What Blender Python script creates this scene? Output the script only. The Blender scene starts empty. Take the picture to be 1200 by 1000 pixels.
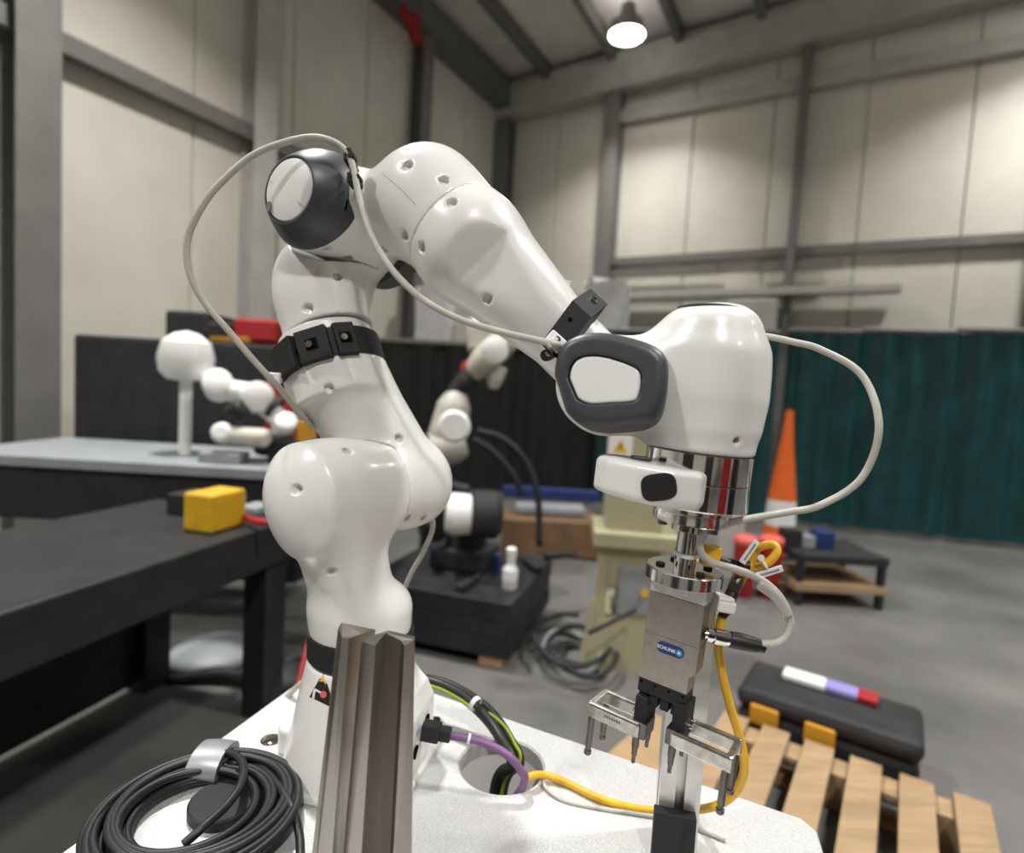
import bpy, bmesh, math, random
import numpy as np
from mathutils import Vector, Matrix
random.seed(7)
SC = bpy.context.scene
COL = SC.collection
V = lambda *a: np.array(a, float)

# ------------------------------------------------------------------ camera, world, light, exposure
FPX, PITCH, ROLL = 667.5, math.radians(3.785), math.radians(3.23)
CAM = V(0, 0, .459)                       # metres; z = 0 is the top of the mounting plate
FLOOR = -.87
_fw = V(0, math.cos(PITCH), -math.sin(PITCH)); _up = V(0, math.sin(PITCH), math.cos(PITCH)); _r = V(1., 0, 0)
CR = math.cos(ROLL)*_r + math.sin(ROLL)*_up
CU = -math.sin(ROLL)*_r + math.cos(ROLL)*_up
CF = _fw
cd = bpy.data.cameras.new('camera'); cam = bpy.data.objects.new('camera', cd); COL.objects.link(cam)
cd.sensor_width = 36; cd.lens = 36*FPX/1200; cd.clip_start = .02; cd.clip_end = 100
cam.matrix_world = Matrix(((CR[0], CU[0], -CF[0], CAM[0]), (CR[1], CU[1], -CF[1], CAM[1]), (CR[2], CU[2], -CF[2], CAM[2]), (0, 0, 0, 1)))
cd.dof.use_dof = True; cd.dof.focus_distance = .56; cd.dof.aperture_fstop = 3.0
SC.camera = cam
SC.view_settings.view_transform = 'Standard'; SC.view_settings.look = 'None'
SC.view_settings.gamma = 1; SC.view_settings.use_curve_mapping = False
SC.view_settings.exposure = 0.22
world = bpy.data.worlds.new('world'); SC.world = world; world.use_nodes = True
world.node_tree.nodes['Background'].inputs[0].default_value = (1, .98, .95, 1)
world.node_tree.nodes['Background'].inputs[1].default_value = .35
LAMP_POWER = 110.
SC.cycles.max_bounces = 7; SC.cycles.diffuse_bounces = 3; SC.cycles.glossy_bounces = 3; SC.cycles.transmission_bounces = 4

def P(x, y, d): return CAM + d*(CF + CR*(x-600)/FPX - CU*(y-500)/FPX)
def ray(x, y):
    v = CF + CR*(x-600)/FPX - CU*(y-500)/FPX
    return v/np.linalg.norm(v)
def onz(x, y, z=0.):
    v = CF + CR*(x-600)/FPX - CU*(y-500)/FPX
    return CAM + v*(z-CAM[2])/v[2]
def onplane(x, y, pt, n):
    v = CF + CR*(x-600)/FPX - CU*(y-500)/FPX
    return CAM + v*(np.dot(pt-CAM, n)/np.dot(v, n))
def nrm(v): v = np.asarray(v, float); return v/np.linalg.norm(v)
ZUP = V(0, 0, 1)

# ------------------------------------------------------------------ materials
def mat(name, col, rough=.5, metal=0., var=0., scale=30., bump=0., bscale=200., coat=0., spec=.5, stretch=None, trans=0., rvar=0.):
    m = bpy.data.materials.new(name); m.use_nodes = True
    nt = m.node_tree; b = nt.nodes['Principled BSDF']
    c = tuple(col)+(1,) if len(col) == 3 else tuple(col)
    b.inputs['Base Color'].default_value = c; b.inputs['Roughness'].default_value = rough; b.inputs['Metallic'].default_value = metal
    b.inputs['Coat Weight'].default_value = coat; b.inputs['Coat Roughness'].default_value = .12
    b.inputs['Specular IOR Level'].default_value = spec
    if trans: b.inputs['Transmission Weight'].default_value = trans
    tc = nt.nodes.new('ShaderNodeTexCoord'); src = tc.outputs['Object']
    if stretch:
        mp = nt.nodes.new('ShaderNodeMapping'); mp.inputs['Scale'].default_value = stretch
        nt.links.new(src, mp.inputs[0]); src = mp.outputs[0]
    if var or rvar:
        n = nt.nodes.new('ShaderNodeTexNoise'); n.inputs['Scale'].default_value = scale; n.inputs['Detail'].default_value = 5
        nt.links.new(src, n.inputs['Vector'])
        if var:
            r = nt.nodes.new('ShaderNodeValToRGB')
            r.color_ramp.elements[0].position = .3; r.color_ramp.elements[1].position = .7
            r.color_ramp.elements[0].color = tuple(max(0, x*(1-var)) for x in c[:3])+(1,)
            r.color_ramp.elements[1].color = tuple(min(1, x*(1+var)) for x in c[:3])+(1,)
            nt.links.new(n.outputs['Fac'], r.inputs[0]); nt.links.new(r.outputs[0], b.inputs['Base Color'])
        if rvar:
            mr = nt.nodes.new('ShaderNodeMapRange'); mr.inputs[3].default_value = rough-rvar; mr.inputs[4].default_value = rough+rvar
            nt.links.new(n.outputs['Fac'], mr.inputs[0]); nt.links.new(mr.outputs[0], b.inputs['Roughness'])
    if bump:
        n2 = nt.nodes.new('ShaderNodeTexNoise'); n2.inputs['Scale'].default_value = bscale; n2.inputs['Detail'].default_value = 3
        nt.links.new(src, n2.inputs['Vector'])
        bp = nt.nodes.new('ShaderNodeBump'); bp.inputs['Strength'].default_value = bump; bp.inputs['Distance'].default_value = .002
        nt.links.new(n2.outputs['Fac'], bp.inputs['Height']); nt.links.new(bp.outputs[0], b.inputs['Normal'])
    return m
def emis(name, col, s):
    m = bpy.data.materials.new(name); m.use_nodes = True; b = m.node_tree.nodes['Principled BSDF']
    b.inputs['Base Color'].default_value = tuple(col)+(1,); b.inputs['Emission Color'].default_value = tuple(col)+(1,); b.inputs['Emission Strength'].default_value = s
    return m
M = dict(
    white=mat('robot_white', (.76, .755, .73), .28, coat=.35, var=.02, scale=9),
    wplate=mat('cap_white', (.74, .74, .715), .4, var=.015),
    dgrey=mat('robot_dark_grey', (.046, .047, .055), .40, var=.1, scale=12),
    black=mat('black_plastic', (.015, .015, .016), .6, bump=.15, bscale=900, spec=.3),
    brubber=mat('black_rubber', (.010, .010, .011), .45, var=.25, scale=40),
    hole=mat('hole_dark', (.004, .004, .004), .9, spec=.05),
    chrome=mat('polished_steel', (.70, .69, .68), .09, 1., rvar=.05, scale=60, var=.06),
    turned=mat('turned_aluminium', (.76, .76, .75), .15, 1., var=.05, scale=80),
    steel=mat('ground_steel', (.36, .335, .30), .36, 1., var=.22, scale=26, rvar=.1, stretch=(1, 1, .12)),
    steeld=mat('dark_pin_steel', (.17, .165, .15), .38, 1., var=.2, scale=60),
    brushed=mat('brushed_gripper', (.41, .37, .325), .36, 1., var=.08, scale=120, bump=.08, bscale=1500),
    alu=mat('anodised_profile', (.62, .61, .585), .36, .65, var=.05, scale=30),
    mill=mat('milled_aluminium', (.60, .60, .60), .45, .35, var=.12, scale=420, bump=.35, bscale=650, rvar=.1),
    finger=mat('finger_steel', (.55, .53, .48), .28, 1., var=.25, scale=120),
    cgrey=mat('grey_cable', (.46, .44, .385), .5, var=.08, scale=50),
    yellow=mat('yellow_cable', (.80, .44, .018), .42, var=.05),
    purple=mat('purple_cable', (.19, .09, .21), .5, var=.06),
    green=mat('earth_green', (.22, .32, .015), .5),
    nylon=mat('white_nylon', (.78, .78, .76), .45, var=.03),
    clear=mat('clear_plastic', (.8, .8, .78), .15, trans=.6),
    red=mat('red_paint', (.33, .012, .014), .45, var=.15, scale=20),
    blue=mat('logo_blue', (.008, .032, .13), .35),
    lblue=mat('logo_light_blue', (.03, .24, .62), .35),
    pwhite=mat('print_white', (.8, .8, .8), .5),
    pyel=mat('print_yellow', (.75, .45, .02), .5),
    pred=mat('print_red', (.7, .11, .09), .5),
    pblack=mat('print_black', (.012, .012, .012), .45),
    etched=mat('etched_mark', (.16, .15, .135), .5, .6),
    cream=mat('cream_cladding', (.66, .64, .555), .42, var=.05, scale=2.5),
    roofp=mat('roof_sheet', (.74, .70, .66), .6, var=.08, scale=3),
    colm=mat('column_grey', (.17, .165, .155), .5, var=.1, scale=5),
    colml=mat('column_light', (.46, .445, .41), .5, var=.1, scale=5),
    beamd=mat('beam_dark', (.13, .13, .13), .5, var=.1, scale=5),
    concrete=mat('concrete_floor', (.115, .112, .107), .55, var=.35, scale=1.6, bump=.2, bscale=60),
    curt=mat('black_curtain', (.007, .008, .009), .6, var=.4, scale=6),
    teal=mat('teal_curtain', (.006, .055, .058), .3, var=.3, scale=5),
    blk=mat('black_steel_plate', (.016, .016, .018), .55, var=.3, scale=8, spec=.35),
    wood=mat('pine_boards', (.32, .215, .115), .7, var=.2, scale=6, stretch=(1, 9, 9)),
    brown=mat('brown_timber', (.15, .085, .04), .7, var=.2, scale=8),
    card=mat('cardboard', (.36, .235, .12), .75, var=.12, scale=8),
    beige=mat('machine_beige', (.37, .345, .215), .45, var=.08, scale=6),
    ivory=mat('robot_ivory', (.50, .48, .41), .4, var=.1, scale=8),
    mgrey=mat('machine_grey', (.25, .265, .28), .5, var=.1, scale=8),
    dark=mat('machine_dark', (.020, .020, .022), .6, var=.3, scale=10, spec=.35),
    orange=mat('cone_orange', (.75, .13, .015), .5, var=.08),
    tyel=mat('latch_orange', (.55, .26, .015), .5),
    ybox=mat('yellow_box', (.60, .35, .008), .5, var=.1, scale=20),
    pbox=mat('box_purple', (.24, .22, .5), .5),
    film=mat('plastic_film', (.85, .85, .88), .35, var=.12, scale=5, bump=.3, bscale=6),
    bluep=mat('blue_paint', (.010, .03, .13), .5, var=.1),
    lampb=mat('lamp_housing', (.5, .5, .5), .4, .6),
    glow=emis('lamp_glow', (1, .95, .84), 22.),
    paleb=mat('pale_bottle', (.62, .66, .66), .35),
    tape=mat('grey_tape', (.30, .31, .32), .4, .3, var=.1),
)

# ------------------------------------------------------------------ object helpers
ORG = {}
def put(name, verts, faces, m, parent=None, smooth=False, origin=None):
    verts = np.asarray(verts, float)
    o0 = ORG[parent.name] if parent is not None else (np.asarray(origin, float) if origin is not None else np.append(verts[:, :2].mean(0), verts[:, 2].min()))
    me = bpy.data.meshes.new(name)
    me.from_pydata([tuple(v) for v in (verts-o0)], [], [tuple(int(i) for i in f) for f in faces])
    me.update()
    if smooth: me.polygons.foreach_set('use_smooth', [True]*len(me.polygons))
    o = bpy.data.objects.new(name, me); COL.objects.link(o); me.materials.append(m)
    if parent is not None: o.parent = parent
    else: o.location = o0
    ORG[o.name] = o0
    return o
def thing(name, loc, label, cat, group=None):
    o = bpy.data.objects.new(name, None); COL.objects.link(o); o.location = tuple(loc); o.empty_display_size = .05
    ORG[o.name] = np.asarray(loc, float); return tag(o, label, cat, group)
def tag(o, label, cat, group=None, kind=None):
    o['label'] = label; o['category'] = cat
    if group: o['group'] = group
    if kind: o['kind'] = kind
    return o
def struct(o, label=None):
    o['kind'] = 'structure'
    if label: o['label'] = label; o['category'] = 'structure'
    return o
class MB:
    def __init__(s): s.v = []; s.f = []
    def add(s, v, f):
        n = len(s.v); s.v += [np.asarray(p, float) for p in v]; s.f += [tuple(i+n for i in q) for q in f]; return s
    def box(s, c, ex, ey, ez, bev=0.):          # ex,ey,ez: half-extent vectors
        c, ex, ey, ez = map(lambda a: np.asarray(a, float), (c, ex, ey, ez))
        if bev <= 0:
            v = [c+i*ex+j*ey+k*ez for k in (-1, 1) for j in (-1, 1) for i in (-1, 1)]
            f = [(0, 2, 3, 1), (4, 5, 7, 6), (0, 1, 5, 4), (2, 6, 7, 3), (0, 4, 6, 2), (1, 3, 7, 5)]
            if np.dot(np.cross(ex, ey), ez) < 0: f = [q[::-1] for q in f]
            return s.add(v, f)
        bm = bmesh.new(); bmesh.ops.create_cube(bm, size=2)
        L = [np.linalg.norm(a) for a in (ex, ey, ez)]
        for w in bm.verts: w.co = Vector((w.co.x*L[0], w.co.y*L[1], w.co.z*L[2]))
        bmesh.ops.bevel(bm, geom=bm.edges[:], offset=min(bev, .9*min(L)), segments=2, affect='EDGES', profile=.5)
        u = [nrm(a) for a in (ex, ey, ez)]
        flip = np.dot(np.cross(u[0], u[1]), u[2]) < 0
        v = [c+w.co.x*u[0]+w.co.y*u[1]+w.co.z*u[2] for w in bm.verts]
        bm.verts.index_update()
        f = [tuple(x.index for x in q.verts) for q in bm.faces]
        if flip: f = [q[::-1] for q in f]
        bm.free(); return s.add(v, f)
    def lathe(s, a, d, prof, n=40):              # prof: [(t along d, r)]
        a = np.asarray(a, float); d = nrm(d); e = nrm(np.cross(d, V(.3, .5, .81) if abs(d[2]) > .9 else ZUP)); g = np.cross(d, e)
        v = []; f = []
        for t, r in prof:
            for k in range(n):
                th = 2*math.pi*k/n; v.append(a+d*t+(e*math.cos(th)+g*math.sin(th))*max(r, 1e-5))
        m = len(prof)
        for i in range(m-1):
            for k in range(n):
                f.append((i*n+k, i*n+(k+1) % n, (i+1)*n+(k+1) % n, (i+1)*n+k))
        f.append(tuple(range(n))[::-1]); f.append(tuple((m-1)*n+k for k in range(n)))
        return s.add(v, f)
    def cyl(s, a, b, r, r2=None, n=32, ch=0.):
        a = np.asarray(a, float); b = np.asarray(b, float); L = np.linalg.norm(b-a); r2 = r if r2 is None else r2
        pr = [(0, r), (L, r2)] if not ch else [(0, r-ch), (ch, r), (L-ch, r2), (L, r2-ch)]
        return s.lathe(a, b-a, pr, n)
    def tube(s, pts, r, n=12, cap=True):
        pts = np.asarray(pts, float); T = np.gradient(pts, axis=0); T /= np.linalg.norm(T, axis=1)[:, None]
        e = nrm(np.cross(T[0], ZUP if abs(T[0][2]) < .9 else V(1, 0, 0))); v = []; rr = r if hasattr(r, '__len__') else [r]*len(pts)
        for i, (p, t) in enumerate(zip(pts, T)):
            e = nrm(e-t*np.dot(e, t)); g = np.cross(t, e)
            for k in range(n):
                th = 2*math.pi*k/n; v.append(p+rr[i]*(e*math.cos(th)+g*math.sin(th)))
        f = [(i*n+k, i*n+(k+1) % n, (i+1)*n+(k+1) % n, (i+1)*n+k) for i in range(len(pts)-1) for k in range(n)]
        if cap: f += [tuple(range(n))[::-1], tuple((len(pts)-1)*n+k for k in range(n))]
        return s.add(v, f)
    def prism(s, bot, top):                     # matching point lists
        n = len(bot); v = list(bot)+list(top)
        f = [(k, (k+1) % n, n+(k+1) % n, n+k) for k in range(n)]+[tuple(range(n))[::-1], tuple(range(n, 2*n))]
        return s.add(v, f)
    def put(s, name, m, parent=None, smooth=False, origin=None, fix=True):
        o = put(name, s.v, s.f, m, parent, smooth, origin)
        if fix:
            bm = bmesh.new(); bm.from_mesh(o.data); bmesh.ops.recalc_face_normals(bm, faces=bm.faces[:]); bm.to_mesh(o.data); bm.free()
        if smooth == 'auto': autosmooth(o)
        return o
def autosmooth(o, ang=35):
    me = o.data; me.polygons.foreach_set('use_smooth', [True]*len(me.polygons))
    bm = bmesh.new(); bm.from_mesh(me)
    for e in bm.edges:
        if len(e.link_faces) == 2 and e.calc_face_angle(0) > math.radians(ang): e.smooth = False
    bm.to_mesh(me); bm.free()
def spline(ctrl, n=14):
    c = [np.asarray(p, float) for p in ctrl]; c = [2*c[0]-c[1]]+c+[2*c[-1]-c[-2]]; out = []
    for i in range(1, len(c)-2):
        for k in range(n):
            t = k/n; p0, p1, p2, p3 = c[i-1:i+3]
            out.append(.5*((2*p1)+(-p0+p2)*t+(2*p0-5*p1+4*p2-p3)*t*t+(-p0+3*p1-3*p2+p3)*t**3))
    out.append(c[-2]); return out

# ------------------------------------------------------------------ signed-distance modelling for the moulded robot shells
def dot(p, n): return p @ np.asarray(n, float)
def s_cone(p, a, b, ra, rb):
    a = np.asarray(a, float); b = np.asarray(b, float); d = b-a
    h = np.clip(((p-a) @ d)/(d @ d), 0, 1)
    return np.linalg.norm(p-a-h[:, None]*d, axis=1)-(ra+(rb-ra)*h)
def s_cyl(p, a, b, r, rd=.0, r2=None):
    a = np.asarray(a, float); b = np.asarray(b, float); L = np.linalg.norm(b-a); u = (b-a)/L
    t = (p-a) @ u; q = np.linalg.norm(p-a-t[:, None]*u, axis=1)
    rr = r if r2 is None else r+(r2-r)*np.clip(t/L, 0, 1)
    dx = q-rr+rd; dy = np.abs(t-L/2)-L/2+rd
    return np.minimum(np.maximum(dx, dy), 0)+np.sqrt(np.maximum(dx, 0)**2+np.maximum(dy, 0)**2)-rd
def s_sph(p, c, r): return np.linalg.norm(p-np.asarray(c, float), axis=1)-r
def s_half(p, pt, n): return (p-pt) @ np.asarray(n, float)     # negative behind n
def smin(a, b, k):
    h = np.maximum(k-np.abs(a-b), 0)/k
    return np.minimum(a, b)-h*h*k*.25
def smax(a, b, k): return -smin(-a, -b, k)
def s_poly(p, o, ex, ey, ez, poly, h0, h1, rd=0., taper=0.):
    d = p-o; x = d @ ex; y = d @ ey; z = d @ ez; q = np.stack([x, y], 1)
    best = np.full(len(p), 1e9); ins = np.zeros(len(p), bool); n = len(poly)
    for i in range(n):
        a = np.array(poly[i]); b = np.array(poly[(i+1) % n]); e = b-a; w = q-a
        h = np.clip((w @ e)/(e @ e), 0, 1); best = np.minimum(best, np.sum((w-h[:, None]*e)**2, 1))
        c = (a[1] > q[:, 1]) != (b[1] > q[:, 1])
        with np.errstate(divide='ignore', invalid='ignore'):
            xi = (b[0]-a[0])*(q[:, 1]-a[1])/(b[1]-a[1])+a[0]
        ins ^= c & (q[:, 0] < xi)
    d2 = np.sqrt(best); d2[ins] *= -1
    d2 = d2+taper*(z-h0)
    dx = d2+rd; dy = np.abs(z-(h0+h1)/2)-(h1-h0)/2+rd
    return np.minimum(np.maximum(dx, dy), 0)+np.sqrt(np.maximum(dx, 0)**2+np.maximum(dy, 0)**2)-rd
def surfnet(fn, lo, hi, h):
    lo = np.asarray(lo, float); hi = np.asarray(hi, float)
    n = np.ceil((hi-lo)/h).astype(int)+1
    ax = [lo[i]+h*np.arange(n[i]) for i in range(3)]
    # coarse pass skips empty space
    Fv = np.empty(n); 
    X, Y, Z = np.meshgrid(*ax, indexing='ij')
    pts = np.stack([X.ravel(), Y.ravel(), Z.ravel()], 1)
    cs = 4
    cax = [a[::cs] for a in ax]; Xc, Yc, Zc = np.meshgrid(*cax, indexing='ij')
    Fc = fn(np.stack([Xc.ravel(), Yc.ravel(), Zc.ravel()], 1)).reshape(Xc.shape)
    Fb = np.repeat(np.repeat(np.repeat(Fc, cs, 0), cs, 1), cs, 2)[:n[0], :n[1], :n[2]].ravel()
    near = np.abs(Fb) < h*cs*2.6
    Fl = Fb.copy(); Fl[near] = fn(pts[near]); Fv = Fl.reshape(n)
    ins = Fv < 0; c8 = [(i, j, k) for i in (0, 1) for j in (0, 1) for k in (0, 1)]
    m = n-1; sl = lambda A, o: A[o[0]:o[0]+m[0], o[1]:o[1]+m[1], o[2]:o[2]+m[2]]
    cnt = sum(sl(ins, o).astype(int) for o in c8); act = (cnt > 0) & (cnt < 8)
    ci = np.argwhere(act); idx = -np.ones(m, int); idx[act] = np.arange(len(ci))
    acc = np.zeros((len(ci), 3)); w = np.zeros(len(ci))
    for o in c8:
        for axs in range(3):
            if o[axs]: continue
            o2 = list(o); o2[axs] = 1
            f0 = Fv[tuple((ci+o).T)]; f1 = Fv[tuple((ci+o2).T)]
            cr = (f0 < 0) != (f1 < 0); t = np.where(cr, f0/np.where(f0 == f1, 1, f0-f1), 0)
            pt = np.tile(np.array(o, float), (len(ci), 1)); pt[:, axs] += t
            acc[cr] += pt[cr]; w += cr
    vs = lo+h*(ci+acc/w[:, None])
    faces = []
    for axs in range(3):
        b, c = (axs+1) % 3, (axs+2) % 3
        s0 = [slice(None)]*3; s1 = [slice(None)]*3; s0[axs] = slice(0, -1); s1[axs] = slice(1, None)
        cr = ins[tuple(s0)] != ins[tuple(s1)]
        e = np.argwhere(cr); e = e[(e[:, b] > 0) & (e[:, c] > 0) & (e[:, b] < m[b]) & (e[:, c] < m[c])]
        def cell(db, dc):
            q = e.copy(); q[:, b] -= db; q[:, c] -= dc; return idx[tuple(q.T)]
        q = np.stack([cell(1, 1), cell(0, 1), cell(0, 0), cell(1, 0)], 1)
        fl = ~ins[tuple(e.T)]; q[fl] = q[fl][:, ::-1]; faces.append(q)
    faces = np.concatenate(faces); faces = faces[(faces >= 0).all(1)]
    ep = h*.25
    for _ in range(2):
        f0 = fn(vs); g = np.stack([(fn(vs+ep*e)-fn(vs-ep*e))/(2*ep) for e in np.eye(3)], 1)
        gg = np.sum(g*g, 1); st = np.clip(f0/np.maximum(gg, .2), -h*.6, h*.6); vs = vs-st[:, None]*g
    return vs, faces
def shell(name, fn, c, ext, m, parent, h=.0022):
    vs, fs = surfnet(fn, np.asarray(c)-ext, np.asarray(c)+ext, h)
    return put(name, vs, fs, m, parent, smooth=True)
def hit(px, py, fn, t0=.3, t1=1.2):
    d = ray(px, py); t = t0; e = 1e-4; best = (9, t0); ok = False
    gr = lambda p: nrm([fn((p+e*k)[None])[0]-fn((p-e*k)[None])[0] for k in np.eye(3)])
    for _ in range(200):
        s = fn((CAM+d*t)[None])[0]
        if s < best[0]: best = (s, t)
        if s < 1e-5: ok = True; break
        t += max(s*.8, 1e-5)
        if t > t1: break
    p = CAM+d*best[1]
    if not ok:                                   # the ray just misses: nearest point of the surface
        print('ray missed', px, py, round(best[0], 4))
        for _ in range(6): p = p-gr(p)*fn(p[None])[0]
    return p, gr(p)
class Holes:                                     # blind screw holes drilled into a shell
    def __init__(s, base, pix, r=.0042, dep=.006):
        s.base = base; s.c = []
        for q in pix:
            p, n = hit(q[0], q[1], base)
            if p is None: print('HOLE MISS', q); continue
            ax = nrm(n + (np.asarray(q[2]) if len(q) > 2 else 0)); s.c.append((p, ax, r, dep))
    def __call__(s, p):
        f = s.base(p)
        for c, ax, r, dep in s.c:
            near = np.abs(p-c).max(1) < .03
            if near.any():
                q = p[near]; f[near] = smax(f[near], -s_cyl(q, c-ax*dep, c+ax*.02, r), .0008)
        return f
# ------------------------------------------------------------------ the hall
CORNER = V(-.44, 9.81, 0); EAVE = 5.13
WB = nrm(V(.876, -.482, 0)); WL = nrm(V(-.482, -.876, 0))       # along the back wall / along the left wall, away from the corner
NB = V(-.482, -.876, 0); NL = V(.876, -.482, 0)                 # into the room
LB, LL = 15., 15.
RISE = .035
def pt(a, b, z): return CORNER*V(1, 1, 0)+WB*a+WL*b+V(0, 0, z)   # a along back wall, b along left wall
def roofz(a): return EAVE+.3+a*RISE
fl = MB(); fl.box(pt(LB/2, LL/2, FLOOR-.1), WB*(LB/2+.3), WL*(LL/2+.3), V(0, 0, .1)); o = fl.put('floor', M['concrete']); struct(o)
# walls: vertical cladding boards, each panel one piece of the wall
def wall(name, base, along, nin, length, height, pw):
    b = MB(); b.box(base+along*length/2-nin*.11+V(0, 0, FLOOR+height/2), along*(length/2+.1), nin*.04, V(0, 0, height/2))
    o = b.put(name, M['cream']); struct(o)
    n = int(length/pw)
    pm = None
    for k in range(n):
        c = base+along*(pw*(k+.5))-nin*.035
        if pm is None:
            q = MB(); q.box(c+V(0, 0, FLOOR+height/2), along*(pw/2-.006), nin*.035, V(0, 0, height/2), .01); pm = q.put('cladding_panel', M['cream'], o)
            first = c
        else:
            d = pm.copy(); COL.objects.link(d); d.parent = o; d.location = tuple(c-first)
    return o
wall('wall_back', pt(0, 0, 0), WB, NB, LB, EAVE+1.2-FLOOR, 1.05)
wall('wall_left', pt(0, 0, 0), WL, NL, LL, EAVE+.6-FLOOR, 1.05)
wall('wall_right', pt(LB, 0, 0), WL, -NL, LL, EAVE+1.2-FLOOR, 1.5)
wall('wall_front', pt(0, LL, 0), WB, -NB, LB, EAVE+1.2-FLOOR, 1.5)
# roof with purlins running parallel to the left wall
r = MB(); r.prism([pt(-.2, -.2, roofz(0)), pt(LB+.2, -.2, roofz(LB)), pt(LB+.2, LL+.2, roofz(LB)), pt(-.2, LL+.2, roofz(0))],
                  [pt(-.2, -.2, roofz(0)+.1), pt(LB+.2, -.2, roofz(LB)+.1), pt(LB+.2, LL+.2, roofz(LB)+.1), pt(-.2, LL+.2, roofz(0)+.1)])
ceil = r.put('ceiling', M['roofp']); struct(ceil)
def wallA(x, y): p = onplane(x, y, CORNER*V(1, 1, 0), NB); return np.dot(p-CORNER*V(1, 1, 0), WB), p[2]
for k, a in enumerate([wallA(650, 105)[0], wallA(725, 95)[0], wallA(800, 78)[0], wallA(893, 64)[0], 6.3, 7.5, 8.7, 9.9, 11.1, 12.3, 13.5]):
    q = MB(); q.box(pt(a, LL/2, roofz(a)-.11), WB*.05, WL*(LL/2), V(0, 0, .1)); q.put('purlin', M['beamd'] if k % 2 == 0 else M['colm'], ceil)
# eave beams
q = MB(); q.box(pt(.16, LL/2, EAVE+.0), WB*.14, WL*(LL/2), V(0, 0, .17)); struct(q.put('trim_1', M['beamd']))
q = MB(); q.prism([pt(0, .02, EAVE-.32), pt(LB, .02, EAVE-.32+LB*RISE), pt(LB, .28, EAVE-.32+LB*RISE), pt(0, .28, EAVE-.32)],
                  [pt(0, .02, EAVE+.2), pt(LB, .02, EAVE+.2+LB*RISE), pt(LB, .28, EAVE+.2+LB*RISE), pt(0, .28, EAVE+.2)]); struct(q.put('trim_2', M['colml']))
def column(a, b, w1, w2, m, z1=EAVE, name='steel_column'):         # I-section column: web and two flanges
    n1, n2 = (WB, WL)
    o = thing(name, pt(a, b, FLOOR), '', 'structure'); del o['label']; del o['category']; o['kind'] = 'structure'
    h = (z1-FLOOR)/2; zc = (z1+FLOOR)/2
    q = MB(); q.box(pt(a, b, zc), n1*w1*.12, n2*w2, V(0, 0, h)); q.put('web', m, o)
    for s in (-1, 1):
        q = MB(); q.box(pt(a, b, zc)+n2*w2*s, n1*w1, n2*.012, V(0, 0, h)); q.put('flange', m, o)
    return o
def columnL(b, w1, w2, m, z1=EAVE):
    a = .02+w2
    o = thing('steel_column', pt(a, b, FLOOR), '', 'structure'); del o['label']; del o['category']; o['kind'] = 'structure'
    h = (z1-FLOOR)/2; zc = (z1+FLOOR)/2
    q = MB(); q.box(pt(a, b, zc), WL*w1*.12, WB*w2, V(0, 0, h)); q.put('web', m, o)
    for s in (-1, 1):
        q = MB(); q.box(pt(a, b, zc)+WB*w2*s, WL*w1, WB*.012, V(0, 0, h)); q.put('flange', m, o)
# column positions from the photograph's bays: solve the wall parameter for a pixel column
def wallA(x, y): p = onplane(x, y, CORNER*V(1, 1, 0), NB); return np.dot(p-CORNER*V(1, 1, 0), WB), p[2]
def wallB(x, y): p = onplane(x, y, CORNER*V(1, 1, 0), NL); return np.dot(p-CORNER*V(1, 1, 0), WL), p[2]
column(.14, .14, .14, .1, M['colm'])
a1 = wallA(722, 180)[0]; column(a1, .14, .11, .1, M['colm'])
a2 = wallA(938, 180)[0]; column(a2, .12, .05, .08, M['colm']); 
for k in range(1, 4): column(a2+(a2-a1)*k, .14, .11, .1, M['colm'])
b1 = wallB(487, 100)[0]; columnL(b1, .10, .09, M['colm'])
b2 = wallB(294, 180)[0]; columnL(b2, .12, .1, M['colml'])
columnL(b2+(b2-b1)*.75, .13, .12, M['colm']); columnL(b2+(b2-b1)*1.7, .13, .12, M['colm'])
# wall rails
def railA(name, z, r, m, a0, a1, off=.12):
    q = MB(); q.box(pt((a0+a1)/2, off, z), WB*(a1-a0)/2, NB*r*.6, V(0, 0, r)); return struct(q.put(name, m))
railA('trim_3', wallA(830, 122)[1], .09, M['colml'], a1, LB-.2, .06)
zr = wallA(830, 302)[1]
railA('trim_4', zr, .055, M['colm'], a1-.1, LB-.2, .06)
railA('trim_5', wallA(830, 318)[1], .05, M['colm'], a1+.1, a1+1.6, .14)
railA('trim_6', wallA(900, 316)[1], .05, M['colm'], a1+2.1, a1+3.1, .14)
zl = wallB(262, 147)[1]
q = MB(); q.box(pt(.09, LL/2, zl), WL*LL/2, WB*.05, V(0, 0, .07)); struct(q.put('trim_7', M['colm']))
# red end bracket on the eave beside the second column
bk_ = onplane(482, 30, CORNER*V(1, 1, 0)+NL*.34, NL); k = MB(); k.box(bk_, WB*.04, nrm(WL+V(0, 0, .5))*.22, nrm(V(0, 0, 1)-WL*.5)*.05); k.box(bk_-WL*.06, WB*.04, WL*.05, V(0, 0, .16)); tag(k.put('beam_bracket', M['red']), 'red bracket plate high on the left wall column', 'bracket')
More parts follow.
